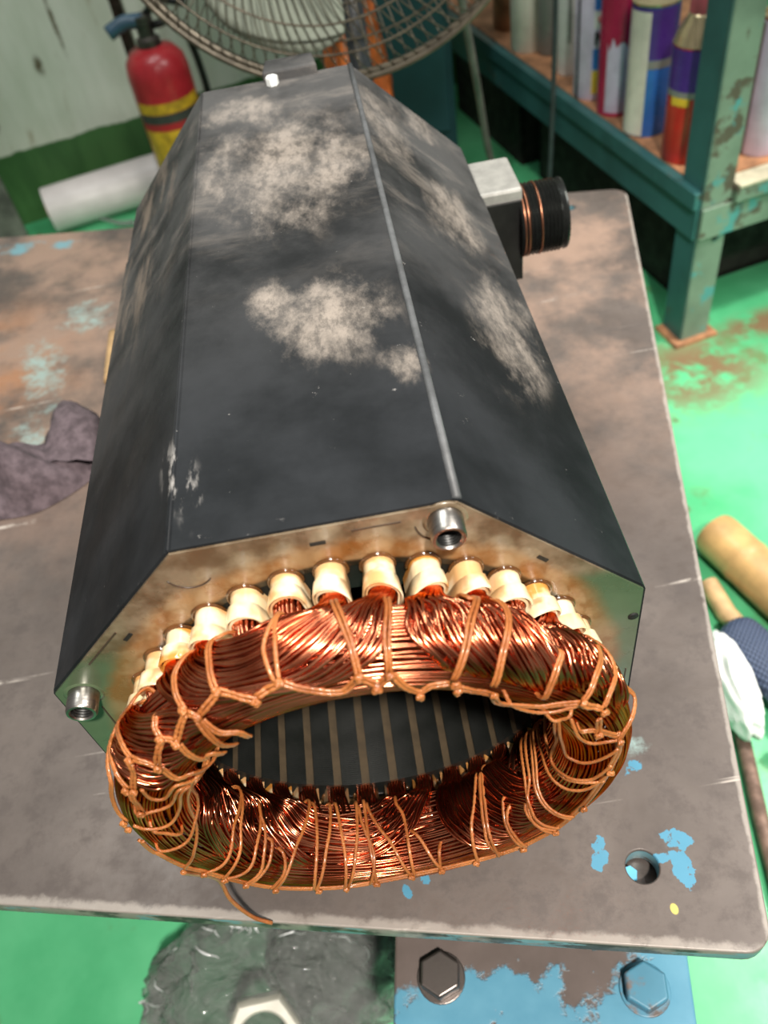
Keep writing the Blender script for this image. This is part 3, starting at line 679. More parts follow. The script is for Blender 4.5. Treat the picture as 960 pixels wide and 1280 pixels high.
# slot liner cuffs -----------------------------------------------------------
def cuff_mesh(flare, length, col0):
    """open U of liner paper: narrow sleeve, then a folded collar; local +x is outward, z is tangential"""
    mb = MB()
    def prof(w_, grow, lean):
        P = []
        rc = 0.0955
        P.append((0.0862, -w_ * 1.02))
        P.append((0.0905, -w_))
        for a in np.linspace(-90, 90, 13):
            P.append((rc + (w_ + grow) * math.cos(R(a)), w_ * math.sin(R(a))))
        P.append((0.0905, w_)); P.append((0.0862, w_ * 1.02))
        return [(p, t + lean * 0.004) for p, t in P]
    def sheet(stations):
        n = None; V = []; F = []
        for (y, w_, grow, lean, tilt) in stations:
            pr = prof(w_, grow, lean); n = len(pr)
            for (p, t) in pr: V.append((p, y - tilt * t * flare, t))
        for i in range(len(stations) - 1):
            for k in range(n - 1): F.append((i * n + k, i * n + k + 1, (i + 1) * n + k + 1, (i + 1) * n + k))
        mb.addv(V, F)
    w0_ = 0.0056
    sheet([(0.002, w0_, 0, 0, 0), (-0.004, w0_, 0.0002, 0, 0), (-length * .55, w0_, 0.0003, 0, 0), (-length * .97, w0_ + 0.0002, 0.0004, 0, 0.3), (-length * .97, w0_ - 0.0004, -0.0002, 0, 0.3), (-length * .5, w0_ - 0.0005, -0.0003, 0, 0), (0.002, w0_ - 0.0005, -0.0003, 0, 0)])
    sheet([(-col0, w0_ + 0.0002, 0.0006, 0, 0.25), (-col0 - .0004, w0_ + 0.0007, 0.0010, 0, 0.25), (-length, w0_ + 0.0013, 0.0013, 0, 0.4), (-length - .0005, w0_ + 0.0009, 0.0010, 0, 0.4), (-length + .0004, w0_ + 0.0004, 0.0006, 0, 0.35), (-col0 - .001, w0_ + 0.0002, 0.0005, 0, 0.25)])
    return mb
CV = {}
for key, (fl, ln, c0) in dict(plain=(0.0, 0.0148, 0.0078), left=(0.7, 0.0142, 0.0075), right=(-0.7, 0.0142, 0.0075), short=(0.3, 0.0125, 0.0065), long=(-0.2, 0.0158, 0.0088)).items():
    CV[key] = cuff_mesh(fl, ln, c0).build('slot_cuff', M_cuff, None, auto=50)
used = set()
kinds = {7: 'left', 6: 'left', 4: 'left', 9: 'right', 8: 'right', 13: 'plain', 12: 'long', 11: 'plain', 10: 'short', 14: 'long', 5: 'plain', 3: 'left', 2: 'short'}
for k in range(36):
    key = kinds.get(k, random.choice(['plain', 'short', 'long', 'plain']))
    o = CV[key] if key not in used else CV[key].copy()
    if key in used: COL.objects.link(o)
    used.add(key); spin(o, 10 * k + random.uniform(-.3, .3))
# varnish collars where each cuff leaves the plate
vc = MB()
for a in np.linspace(-100, 100, 17): pass
P = [(0.0955 + 0.0062 * math.cos(R(a)), -0.0006, 0.0060 * math.sin(R(a))) for a in np.linspace(-115, 115, 18)]
M_varn = simple('dark amber varnish', (0.09, 0.035, 0.010), 0.12, var=0.5, scale=80, coat=1.0)
v0 = MB().tube(P, 0.0009, 6).build('varnish_fillet', M_varn, None)
for k in range(36):
    o = v0 if k == 0 else v0.copy()
    if k: COL.objects.link(o)
    spin(o, 10 * k)

# end winding ----------------------------------------------------------------
SCr, SCy, SAr, SAy, SN = .0905, -.0325, .0138, .0130, 2.3
def surf(th, psi, off=0.0):
    th, psi, off = np.broadcast_arrays(np.asarray(th, float), np.asarray(psi, float), np.asarray(off, float))
    cs, sn = np.cos(psi), np.sin(psi); k = (np.abs(cs) ** SN + np.abs(sn) ** SN) ** (-1 / SN)
    ay = SAy + off + .026 * np.clip(-sn, 0, 1) * np.clip(-cs, 0, 1)
    r_ = SCr + (SAr + off) * k * cs; y = SCy - ay * k * sn
    return np.stack([CX + r_ * np.cos(th), y, H + r_ * np.sin(th)], -1)
rng = np.random.default_rng(3)
def wob(n, amp, f=3):
    t = np.linspace(0, 1, n); return sum(amp / (i + 1) * np.sin(2 * PI * ((i + 1) * t * rng.uniform(.6, 1.4) + rng.random())) for i in range(f))
WR = 0.00070
hoops = MB(); NT_ = 240
th = np.linspace(0, 2 * PI, NT_, endpoint=False)
for i in range(60):
    for lay, off in ((0, -0.0002), (1, -0.0016)):
        ps = 2 * PI * (i + 0.5 * lay) / 60
        dps = sum(rng.uniform(.0, .02) * np.sin(k * th + rng.uniform(0, 6.28)) for k in (1, 2, 3, 5, 8, 13))
        do = off + sum(rng.uniform(0, .00015) * np.sin(k * th + rng.uniform(0, 6.28)) for k in (3, 7, 12))
        if lay and not (i % 2): continue
        hoops.tube(surf(th, ps + dps, do), WR, 5, closed=True)
o = hoops.build('hoop_winding', M_copper, stator); o['kind'] = 'stuff'
def slot_pt(a_deg, rho, t, y):
    """a point in the slot at a_deg: rho outward, t sideways (towards larger angles)"""
    a = R(a_deg); return np.array([CX + rho * math.cos(a) - t * math.sin(a), y, H + rho * math.sin(a) + t * math.cos(a)])
busy = set()
def coil(a, b, EA, EB, n):
    mb = MB(); EA = np.radians(EA); EB = np.radians(EB); K = 34
    A = catmull(EA, K); B = catmull(EB, K); bore = a is not None and a >= 180
    if a is not None and not bore: busy.add(a)
    if b is not None: busy.add(b)
    def side(e):  # which edge lies towards larger angles
        return 1 if A[e][0] > B[e][0] else -1
    for lay, off in ((0, 0.0026), (1, 0.0014), (2, 0.0002)):
        nn = n if lay < 2 else max(5, n - 3)
        for j in range(nn):
            u = (j + 0.5 * (lay % 2)) / (nn - 1 + .5) + rng.uniform(-.25, .25) / nn
            uu = np.clip(u + wob(K, 0.45 / nn, 2), -0.03, 1.03)[:, None]
            Q = A * (1 - uu) + B * uu
            oo = np.full(K, off + (.00045 if j % 2 else 0)) + wob(K, 0.00018, 3)
            if b is None:                       # the far end dips under its neighbours
                oo -= np.clip((np.linspace(0, 1, K) - .72) / .28, 0, 1) ** 1.5 * (off + 0.002)
            P = surf(Q[:, 0], Q[:, 1], oo)
            head = []; tail = []
            if bore:
                a_ = math.degrees(Q[0][0]); a_ = 10 * round(a_ / 10) + (a_ - 10 * round(a_ / 10)) * .55
                head = [slot_pt(a_, .0885 + .002 * lay, 0, 0.004), slot_pt(a_, .0875 + .002 * lay, 0, -0.004)]
            elif a is not None:
                s = side(0) * (0.5 - u) * 2 * .0042; rho = .0955 + math.sqrt(max(0, .0043 ** 2 - s * s)) - .0028 * lay
                head = [slot_pt(a, rho, s, .004), slot_pt(a, rho, s, -.006), slot_pt(a, rho + .0004, s * 1.05, -.0152)]
            if b is not None:
                s = side(-1) * (0.5 - u) * 2 * .0042; rho = .0955 + math.sqrt(max(0, .0043 ** 2 - s * s)) - .0028 * lay
                tail = [slot_pt(b, rho + .0004, s * 1.05, -.0152), slot_pt(b, rho, s, -.006), slot_pt(b, rho, s, .004)]
            elif True:
                d = Q[-1] - Q[-4]; e = Q[-1] + d * 2.2; tail = [surf(e[0], e[1], -0.003)]
            cut0 = 2 if head else 0; cut1 = -2 if b is not None else None
            core = P[cut0:cut1]
            full = np.vstack([np.array(head).reshape(-1, 3), core[::3], core[-1:], np.array(tail).reshape(-1, 3)])
            mb.tube(catmull(full, 52), WR * rng.uniform(.94, 1.06), 6)
    o = mb.build('coil_bundle', M_copper, stator); o['kind'] = 'stuff'; return o
for args in COILS: coil(*args)
# slots whose wires dive straight under the hoops
for k in range(36):
    a = 10 * k
    if a in busy: continue
    mb = MB()
    for lay in range(3):
        for j in range(7):
            s = (j / 6 - .5) * .0082 + rng.uniform(-.0002, .0002); rho = .0955 + math.sqrt(max(0, .0043 ** 2 - s * s)) - .0030 * lay; lean = rng.uniform(-.001, .001)
            mb.tube(catmull([slot_pt(a, rho, s, .004), slot_pt(a, rho, s, -.010), slot_pt(a, rho - .0003, s * .95 + lean * .4, -.0165), slot_pt(a, rho - .003, s * .85 + lean, -.024), slot_pt(a, rho - .011, s * .6 + lean, -.036)], 16), WR, 6)
    if 190 <= a <= 350:
        for j in range(5):
            s = (j / 4 - .5) * .006; d = rng.uniform(-.004, .004)
            mb.tube(catmull([slot_pt(a, .087, s, .004), slot_pt(a, .0845, s, -.004), slot_pt(a, .0805, s + d * .3, -.011), slot_pt(a, .0785, s + d, -.020), slot_pt(a, .083, s + 2 * d, -.030)], 16), WR, 6)
    o = mb.build('coil_bundle', M_copper, stator); o['kind'] = 'stuff'

# lacing ---------------------------------------------------------------------
RIM_T = np.array([q[0] for q in LACE_RIM[0]][::-1]); RIM_P = np.array([q[1] for q in LACE_RIM[0]][::-1])
def rim_psi(t): return float(np.interp(t, RIM_T, RIM_P))
def cord(path, r_=0.00095, double=False, off=0.0038, closed=False):
    E = [list(q) for q in path]
    if not closed and path is not LACE_RIM[0]:
        for e in (0, -1):                       # ends that meet the cord along the outer rim are tied to it
            t_ = E[e][0] if E[e][0] < 180 else E[e][0] - 360
            if (E[e][0] > 195 or t_ < -2) and 60 < E[e][1] < 138: E[e][1] = rim_psi(t_)
        if E[-1][0] < 160 and E[-1][0] > 20 and 92 < E[-1][1] < 190: E += [[E[-1][0] + .3, E[-1][1] + 22]] + ([[E[-1][0], E[-1][1] + 60]] if E[-1][0] > 130 or E[-1][0] < 60 else [])
        if 143 < E[0][0] < 160 and E[0][1] < 40: E = [[E[0][0] - 3, E[0][1] - 70], [E[0][0] - 2, E[0][1] - 35]] + E
    if not closed:
        if E[0][1] < 10: E.insert(0, [E[0][0] + rng.uniform(-1, 1), E[0][1] - 35])
        if E[-1][1] > 195: E.append([E[-1][0], E[-1][1] + 22])
        if E[0][1] > 195: E.insert(0, [E[0][0], E[0][1] + 22])
    Q = catmull(np.radians(E), max(14, 7 * len(E)))
    oo = off + wob(len(Q), 0.00025, 2)
    if not closed and path is not LACE_RIM[0]:
        def tied(e): return any(abs((e[0] - k_[0] + 180) % 360 - 180) < 4 and abs(e[1] - k_[1]) < 12 for k_ in KNOTS) or e[0] > 195 and e[1] < 138
        dip = np.array([.0045, .0028, .0013, .0004])
        if not tied(E[0]): oo[:4] -= dip
        if not tied(E[-1]) and not (104 < E[-1][0] < 150 and E[-1][1] > 95): oo[-4:] -= dip[::-1]
    P = surf(Q[:, 0], Q[:, 1], oo); N = P - surf(Q[:, 0], Q[:, 1], oo - 0.002); N /= np.linalg.norm(N, axis=1, keepdims=True)
    T = np.gradient(P, axis=0); T /= np.linalg.norm(T, axis=1, keepdims=True) + 1e-12; Bn = np.cross(T, N)
    mb = MB()
    def braid(Pc, ra, ph):
        # a flat cord: oval with a laid twist that catches light
        n = len(Pc); L = np.concatenate([[0], np.cumsum(np.linalg.norm(np.diff(Pc, axis=0), axis=1))]); m_ = max(n, int(L[-1] / 0.0012)); u = np.linspace(0, L[-1], m_)
        Pf = np.stack([np.interp(u, L, Pc[:, k]) for k in range(3)], 1); Nf = np.stack([np.interp(u, L, N[:, k]) for k in range(3)], 1)
        mb.tube(Pf, ra * (1 + 0.13 * np.sin(u / 0.0012 * 3.0 + ph)), 7, nrm=Nf, flat=0.8)
    if double:
        sp = r_ * 0.98 * (1 + wob(len(P), .12, 2))[:, None]
        braid(P + Bn * sp, r_, 0); braid(P - Bn * sp, r_, 1.5)
    else: braid(P, r_, 0)
    return mb.build('lacing_cord', M_cord, stator)
for q in LACE_DOUBLE: cord(q, 0.00072, True)
for q in LACE_SINGLE: cord(q, 0.00082)
for q in LACE_RIM: cord(q, 0.00078, True, off=0.0030)
for (a, b) in KNOTS:
    if a > 195: b = rim_psi(a - 360) ; off_k = .0046
    else: off_k = .0052
    mb = MB(); c = surf(R(a), R(b), off_k); t1 = surf(R(a + 1), R(b), off_k) - c; t2 = surf(R(a), R(b + 3), off_k) - c; t1 /= np.linalg.norm(t1); t2 /= np.linalg.norm(t2)
    s = 0.0012; n_ = np.cross(t1, t2); A = np.linspace(0, 2 * PI, 16, endpoint=False); ph = rng.uniform(0, 3)
    e1 = t1 * math.cos(ph) + t2 * math.sin(ph); e2 = np.cross(n_, e1)
    mb.tube([c + s * (math.cos(q) * e1 + .75 * math.sin(q) * e2) + n_ * .0004 * math.sin(3 * q) for q in A], 0.00072, 6, closed=True)
    mb.tube([c - e1 * s * 1.2, c + n_ * .0004, c + e1 * s * 1.2], 0.0008, 6)
    mb.build('knot', M_cord, stator)
# the loose end of the cord that hangs down to the bench
tailp = [surf(R(196), R(78), .005), (-0.0860, -0.0400, 0.052), (-0.0855, -0.0430, 0.030), (-0.0800, -0.0460, 0.010), (-0.0720, -0.0480, 0.0016)]
MB().tube(catmull(np.array([tuple(q) for q in tailp]), 30), 0.0011, 7).build('cord_tail', M_cord, stator)

# rear lug on top, small bolt coloured white for its glint, and the cable gland on the right flank
MB().prism([(-0.008, LS - 0.004), (0.028, LS - 0.004), (0.026, LS + 0.018), (-0.006, LS + 0.018)], 0.236, 0.2455, None).build('rear_lug', M_house, stator, smooth=False, bevel=0.0015)
b = MB(); bolt_head(b, (-0.002, LS - 0.009, 0.2394), 0.0040, 0.0050, 0.2); b.build('glint_bolt', M_white, stator, smooth=False)
blk = MB(); blk.box((0.1185, 0.328, 0.108), (0.1475, 0.376, 0.168)); blk.build('gland_block', M_alu, stator, smooth=False, bevel=0.002)
MB().box((0.1185, 0.3262, 0.100), (0.1465, 0.330, 0.160)).build('block_face', M_iron, stator, smooth=False, bevel=0.0005)
Mg = Matrix.Translation((0.1450, 0.340, 0.138)) @ Matrix.Rotation(PI / 2, 4, 'Y')
prof = [(0.0, 0.0), (0.0235, 0.0)]
for i in range(11): prof += [(0.0243, 0.0012 + i * .0026), (0.0226, 0.0025 + i * .0026)]
prof += [(0.0240, 0.031), (0.0236, 0.0325), (0.0205, 0.0325), (0.0198, 0.020), (0.0, 0.020)]
M_thread = simple('black threaded nipple', (0.03, 0.032, 0.03), 0.3, 0.7, var=0.4, scale=60)
g_ = MB().lathe(prof, 56, Mg).build('threaded_nipple', M_thread, stator, auto=40)
M_cring = simple('copper thread seal', (0.34, 0.14, 0.08), 0.35, 0.9)
for zc in (0.0022, 0.0048, 0.0135):
    MB().lathe([(0.0236, zc - .0007), (0.0247, zc), (0.0236, zc + .0007)], 56, Mg).build('copper_turn', M_cring, g_)
b = MB(); b.lathe([(0.0, 0.0), (0.005, 0.0), (0.005, 0.014), (0.0, 0.014)], 16, Matrix.Translation((0.1185, 0.318, 0.090)) @ Matrix.Rotation(PI / 2, 4, 'Y')); b.build('plug', M_iron, stator, smooth=False)

# ------------------------------------------------------------------ rag on the bench
def rag():
    n, m_ = 150, 90; V = []
    def shape(u, v):
        # main wad lies along the bench, one corner stands up against the stator
        return u, v
    th_ = R(12); cx, cy = -0.300, 0.318; Lx, Ly = 0.105, 0.048
    for j in range(m_):
        for i in range(n):
            a = 2 * PI * i / n; rr = (j / (m_ - 1))
            lx = Lx * (1 + .10 * math.sin(3 * a + 1) + .06 * math.sin(7 * a)); ly = Ly * (1 + .14 * math.sin(2 * a + 2) + .09 * math.sin(5 * a + .5))
            x = rr * lx * math.cos(a); y = rr * ly * math.sin(a)
            h = 0.030 * max(0, 1 - rr ** 2.4)
            q = Vector((x * 16, y * 24, 2)); f = mnoise.noise(q) * .5 + .5; ridge = 1 - abs(mnoise.noise(Vector((x * 16 + y * 18, y * 30 - x * 9, 7))) * 2)
            ridge2 = 1 - abs(mnoise.noise(Vector((x * 40, y * 55, 3))) * 2)
            wv = mnoise.noise(Vector((x * 14, y * 14, 5))) * 3.2
            f1 = (.5 + .5 * math.sin(95 * (x * .45 + y * .9) + wv * 1.6)) ** 1.6; f2 = (.5 + .5 * math.sin(70 * (x * .9 - y * .5) - wv * 2 + 1)) ** 2
            z = h * (.30 + .35 * f1 + .45 * f2) + max(0, 1 - rr ** 5) * (0.003 + 0.021 * f1 + 0.004 * ridge2 ** 2) + 0.0008
            V.append((cx + x * math.cos(th_) - y * math.sin(th_), cy + x * math.sin(th_) + y * math.cos(th_), z))
    F = [(j * n + i, j * n + (i + 1) % n, (j + 1) * n + (i + 1) % n, (j + 1) * n + i) for j in range(m_ - 1) for i in range(n)]
    mb = MB().addv(V, F)
    # raised corner flap
    path = np.array([(-0.225, 0.315, .012), (-0.222, 0.345, .020), (-0.229, 0.372, .020), (-0.238, 0.392, .014), (-0.2445, 0.408, .004)]); wd = [.030, .026, .019, .012, .005]
    C_ = catmull(path, 30); W_ = np.interp(np.linspace(0, 1, 30), np.linspace(0, 1, 5), wd); V = []; k_ = 18
    T_ = np.gradient(C_, axis=0)
    for i in range(30):
        t = Vector(T_[i]).normalized(); s = t.cross(Vector((0, 0, 1))).normalized(); u = s.cross(t)
        for j in range(k_):
            a = 2 * PI * j / k_; f = 1 + .45 * mnoise.noise(Vector((i * .13, math.cos(a) * 2.2, math.sin(a) * 2.2))) + .12 * math.sin(3 * a + i * .12)
            q = Vector(C_[i]) + s * (W_[i] * math.cos(a) * f * .8) + u * (W_[i] * .42 * math.sin(a) * f); q.z = max(q.z, .0006); V.append(tuple(q))
    mb.addv(V, [(i * k_ + j, i * k_ + (j + 1) % k_, (i + 1) * k_ + (j + 1) % k_, (i + 1) * k_ + j) for i in range(29) for j in range(k_)])
    o = mb.build('rag', M_rag); tag(o, 'crumpled dusky purple rag lying on the bench left of the stator', 'rag')
rag()
hp = catmull(np.array([(-0.2045, 0.425, .007), (-0.205, 0.455, .007), (-0.2085, 0.50, .007)]), 12)
o = MB().tube(hp, np.interp(np.linspace(0, 1, 12), [0, .3, 1], [.0055, .0068, .005]), 14).build('brush_handle', M_stick); tag(o, 'short tan wooden handle lying on the bench against the stator flank', 'handle')

# ------------------------------------------------------------------ shelf rack
SF = Vector((0.5024, 0.8173)); A1 = Vector((-.218, .976)).normalized(); A2 = Vector((.976, .218)).normalized()
SA_ = math.atan2(A2.y, A2.x); SMx = Matrix.Translation((SF.x, SF.y, 0)) @ Matrix.Rotation(SA_, 4, 'Z')   # local x = A2, local y = A1 (right handed)
rack = thing('storage_rack', (SF.x + .1, SF.y + .5, ZF), 'teal painted angle iron rack holding the paint cans', 'rack')
RL, RW, TK = 1.05, 0.42, 0.004
def post(x, y, sx, sy):
    lo1 = (min(x, x + sx * .047), min(y, y + sy * TK), ZF); hi1 = (max(x, x + sx * .047), max(y, y + sy * TK), 0.62)
    o = MB().box(lo1, hi1, SMx).build('post', M_teal_light, rack, smooth=False, bevel=0.001)
    lo2 = (min(x, x + sx * TK), min(y, y + sy * .047), ZF); hi2 = (max(x, x + sx * TK), max(y, y + sy * .047), 0.62)
    MB().box(lo2, hi2, SMx).build('post_flange', M_teal, o, smooth=False)
    return o
p1 = post(0, 0, 1, 1); post(RW, 0, -1, 1); post(0, RL, 1, -1); post(RW, RL, -1, -1)
MB().lathe([(0, 0), (.0052, 0), (.0052, .0012), (0, .0012)], 16, SMx @ Matrix.Translation((0.030, -0.0009, -0.225)) @ YM.copy()).build('bolt_hole', M_black, p1, smooth=False)
MB().box((-.012, -.010, ZF), (.060, .050, ZF + .006), SMx).build('foot_plate', M_board, rack, smooth=False)
for (lo, hi, mt, nm) in (((-.0045, .002, -.222), (-.0005, RL, -.176), M_teal, 'side_rail'), ((-.010, .002, -.176), (.020, RL, -.152), M_teal, 'side_rail_lip'),
                         ((.002, -.0045, -.222), (RW, -.0005, -.176), M_teal_light, 'front_rail'), ((.048, -.010, -.176), (RW, .020, -.156), M_teal_light, 'front_rail_lip'),
                         ((.050, -.0105, -.1556), (RW, .022, -.1515), M_cream, 'shelf_edge'), ((RW, .002, -.222), (RW + .004, RL, -.155), M_teal, 'side_rail'), ((.002, RL, -.222), (RW, RL + .004, -.155), M_teal, 'back_rail')):
    MB().box(lo, hi, SMx).build(nm, mt, rack, smooth=False, bevel=0.001)
MB().box((0.0055, 0.0225, -.1555), (RW - .002, RL - .002, -.150), SMx).build('shelf', M_board, rack, smooth=False)
MB().box((0.046, 0.02, -.165), (0.052, 0.03, -.20), SMx).build('weld_bead', M_stick, rack, smooth=False)
ZS = -0.150
def rk(u1, u2, z=ZS): q = SF + A1 * u1 + A2 * u2; return Vector((q.x, q.y, z))
def arc_patch(c, r_, a0, a1, z0, z1, wav=0.0, n=18, seed=0):
    """a label: a thin curved sheet on a can, optionally with a dripping lower edge"""
    mb = MB(); V = []
    for k in range(n + 1):
        a = a0 + (a1 - a0) * k / n; d = wav * abs(math.sin(k * 1.7 + seed)) ** 2
        for rr, zz in ((r_, z0 + d), (r_, z1), (r_ - .0004, z1), (r_ - .0004, z0 + d)): V.append((c.x + rr * math.cos(a), c.y + rr * math.sin(a), zz))
    F = []
    for k in range(n):
        for q in range(4): F.append((4 * k + q, 4 * k + (q + 1) % 4, 4 * k + 4 + (q + 1) % 4, 4 * k + 4 + q))
    return mb.addv(V, F)
PC = {}
def paint(col, rough=0.3, metal=0.0):
    k = (col, rough, metal)
    if k not in PC: PC[k] = simple('can print %d' % len(PC), col, rough, metal, var=0.15, scale=30, bump=0)
    return PC[k]
GOLD = paint((0.62, 0.50, 0.30), 0.25, 0.8); WHT = paint((0.70, 0.69, 0.66)); LIL = paint((0.62, 0.55, 0.70)); PUR = paint((0.065, 0.025, 0.20)); RED = paint((0.55, 0.03, 0.02)); BLU = paint((0.03, 0.15, 0.52))
CRM = paint((0.64, 0.62, 0.52)); YEL = paint((0.75, 0.50, 0.04)); MAG = paint((0.36, 0.015, 0.06)); GRY = paint((0.22, 0.22, 0.20)); PNK = paint((0.45, 0.10, 0.12)); BLK = paint((0.02, 0.02, 0.02))
def can(pos, r_, h, label, body, bands=(), top='spray', cap=None, group='paint cans on the rack shelf'):
    """bands: (offset degrees from the viewer side, end, z0, z1, material, part name, drip)"""
    t = thing('paint_can', pos, label, 'paint can', group); M_ = Matrix.Translation(pos)
    MB().lathe([(0, .0005), (r_ * .93, 0), (r_, .004), (r_, h - .004), (r_ * .97, h)], 36, M_).build('body', body, t, auto=40)
    if top == 'spray':
        MB().lathe([(r_ * .97, h), (r_ * 1.02, h + .002), (r_ * .97, h + .006), (r_ * .93, h + .010), (r_ * .80, h + .020), (r_ * .62, h + .028), (r_ * .56, h + .033), (r_ * .50, h + .036), (0, h + .036)], 36, M_).build('dome', GOLD, t, auto=60)
        MB().lathe([(r_ * .52, h + .036), (r_ * .52, h + .056), (r_ * .46, h + .060), (0, h + .060)], 28, M_).build('cap', cap or PNK, t, auto=40)
    else:
        MB().lathe([(r_ * .97, h), (r_ * 1.03, h + .002), (r_ * 1.03, h + .005), (r_ * .92, h + .005), (r_ * .90, h + .001), (0, h + .001)], 36, M_).build('lid', GOLD, t, auto=40)
    f = math.atan2(CAM.y - pos.y, CAM.x - pos.x)
    for b_ in bands:
        a0, a1, z0, z1, mt, nm, drip = b_
        arc_patch(pos, r_ + .0006, f + R(a0), f + R(a1), pos.z + z0, pos.z + z1, drip, seed=len(nm)).build(nm, mt, t, smooth=False)
    return t
can(rk(.102, .036), .032, .150, 'red, purple and white spray can with pink cap nearest the rack post', RED, [(-80, 80, .098, .1495, PUR, 'purple_band', 0), (12, 62, .003, .138, CRM, 'white_panel', 0), (-80, 10, .090, .098, GRY, 'grey_band', 0), (-50, -5, .078, .0905, YEL, 'yellow_mark', .004)])
can(rk(.205, .036), .032, .172, 'blue and white can with purple top behind the red spray can', BLU, [(-90, 80, .108, .1715, PUR, 'purple_band', 0), (-90, 80, .096, .107, GRY, 'grey_band', 0), (-75, -8, .003, .168, CRM, 'white_panel', 0)], top='tin')
can(rk(.288, .036), .030, .175, 'lilac can covered in dark red paint drips', LIL, [(-95, 95, .090, .1745, MAG, 'paint_run', .030), (-95, -38, .003, .120, MAG, 'paint_run', 0), (30, 48, .060, .12, MAG, 'paint_run', .02), (-95, 90, .0005, .006, MAG, 'paint_foot', 0)], top='tin')
t4 = can(rk(.362, .038), .034, .170, 'pale lilac can with blue, black and orange label strip', LIL, [(-8, 32, .012, .046, YEL, 'orange_block', 0), (-8, 32, .048, .078, BLU, 'blue_block', 0), (-8, 32, .107, .130, WHT, 'white_block', 0), (-8, 32, .132, .165, BLU, 'blue_block', 0), (-56, -48, .002, .168, BLK, 'seam', 0)], top='tin')
def glyph(t, pos, r_, a_c, strokes, mt, nm):
    """flat marks wrapped on the can: strokes in (sideways metres, height)"""
    f = math.atan2(CAM.y - pos.y, CAM.x - pos.x) + R(a_c); mb = MB()
    for (x0, z0, x1, z1, wd) in strokes:
        P = [(pos.x + (r_ + .0012) * math.cos(f + (x0 + (x1 - x0) * k / 6) / r_), pos.y + (r_ + .0012) * math.sin(f + (x0 + (x1 - x0) * k / 6) / r_), pos.z + z0 + (z1 - z0) * k / 6) for k in range(7)]
        mb.tube(P, wd / 2, 6)
    mb.build(nm, mt, t)
p4 = rk(.362, .038)
glyph(t4, p4, .034, 12, [(-.008, .084, -.008, .102, .004), (.008, .084, .008, .102, .004), (-.008, .102, .008, .084, .004), (-.010, .093, .010, .093, .003)], BLK, 'black_lettering')
glyph(t4, p4, .034, 12, [(-.006, .119, .006, .119, .005), (0, .113, 0, .125, .005), (-.004, .115, .004, .123, .004), (-.004, .123, .004, .115, .004)], RED, 'red_star')
can(rk(.460, .045), .021, .18, 'narrow white can with grey streak between lilac and grey cans', WHT, [(-10, 6, .05, .12, GRY, 'grey_streak', .01)], top='tin')
can(rk(.560, .065), .027, .17, 'dull grey can half hidden behind the two white cans', GRY, [], top='tin')
can(rk(.600, .036), .030, .17, 'wide plain white can standing next to the brown rusty tin', CRM, [], top='tin')
can(rk(.720, .060), .034, .15, 'brown rusty tin at the far end of the can row', M_board, [], top='tin')
can(rk(.060, .125), .026, .17, 'lilac can seen on the right side of the rack post', LIL, [(-60, -45, .002, .168, GRY, 'seam', 0)], top='tin')
can(rk(.075, .185), .028, .17, 'pale lilac can at the right edge of the picture, on the rack', LIL, [(-70, -40, .002, .168, paint((0.10, 0.12, 0.05)), 'dark_strip', 0)], top='tin')

M_filler = simple('black brown crate wood', (0.012, 0.009, 0.007), 0.8, var=0.5)
# dark crates added to blacken the space under the shelf and a teal cabinet behind the fan
for (u, v_, L_, W_, h_, lab) in ((.12, .06, .48, .28, .16, 'dark brown crate added to darken the space under the rack shelf, nearest the post'), (.66, .05, .34, .30, .16, 'dark brown crate added to darken the space under the rack shelf, at the far end')):
    c_ = thing('filler', tuple(rk(u + L_ / 2, v_ + W_ / 2, ZF)), lab, 'filler', 'fillers under the rack')
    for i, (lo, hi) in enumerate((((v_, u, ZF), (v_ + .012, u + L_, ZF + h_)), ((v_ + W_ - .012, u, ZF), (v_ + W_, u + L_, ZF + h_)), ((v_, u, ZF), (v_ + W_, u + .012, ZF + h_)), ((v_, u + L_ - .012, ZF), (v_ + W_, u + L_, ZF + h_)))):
        MB().box(lo, hi, SMx).build('side_board', M_filler, c_, smooth=False, bevel=.001)
    MB().box((v_, u, ZF), (v_ + W_, u + L_, ZF + .01), SMx).build('base_board', M_filler, c_, smooth=False)
MB().box((-.24, .12, ZF), (-.015, .56, ZF + .012), SMx).build('dark_filler', simple('dark filler board', (0.030, 0.020, 0.015), 0.8, var=0.6, scale=14), smooth=False, bevel=.002); tag(bpy.data.objects['dark_filler'], 'dark filler board added on the floor beside the rack to darken it', 'board')  # dark slab added to blacken the green floor here
cab = thing('steel_cabinet', (0.15, 1.45, ZF), 'dark teal steel cabinet standing behind the fan', 'cabinet')
CM = Matrix.Translation((0.150, 1.40, 0)) @ Matrix.Rotation(R(-6), 4, 'Z')
MB().box((-.115, 0, ZF + .05), (.115, .18, .55), CM).build('body', M_cab, cab, smooth=False, bevel=.004)
MB().box((-.105, -.008, ZF + .14), (.105, 0, .54), CM).build('door', M_cab, cab, smooth=False, bevel=.003)
for x in (-.10, .10):
    for y in (.02, .16): MB().box((x - .015, y - .015, ZF), (x + .015, y + .015, ZF + .05), CM).build('foot', M_iron, cab, smooth=False)

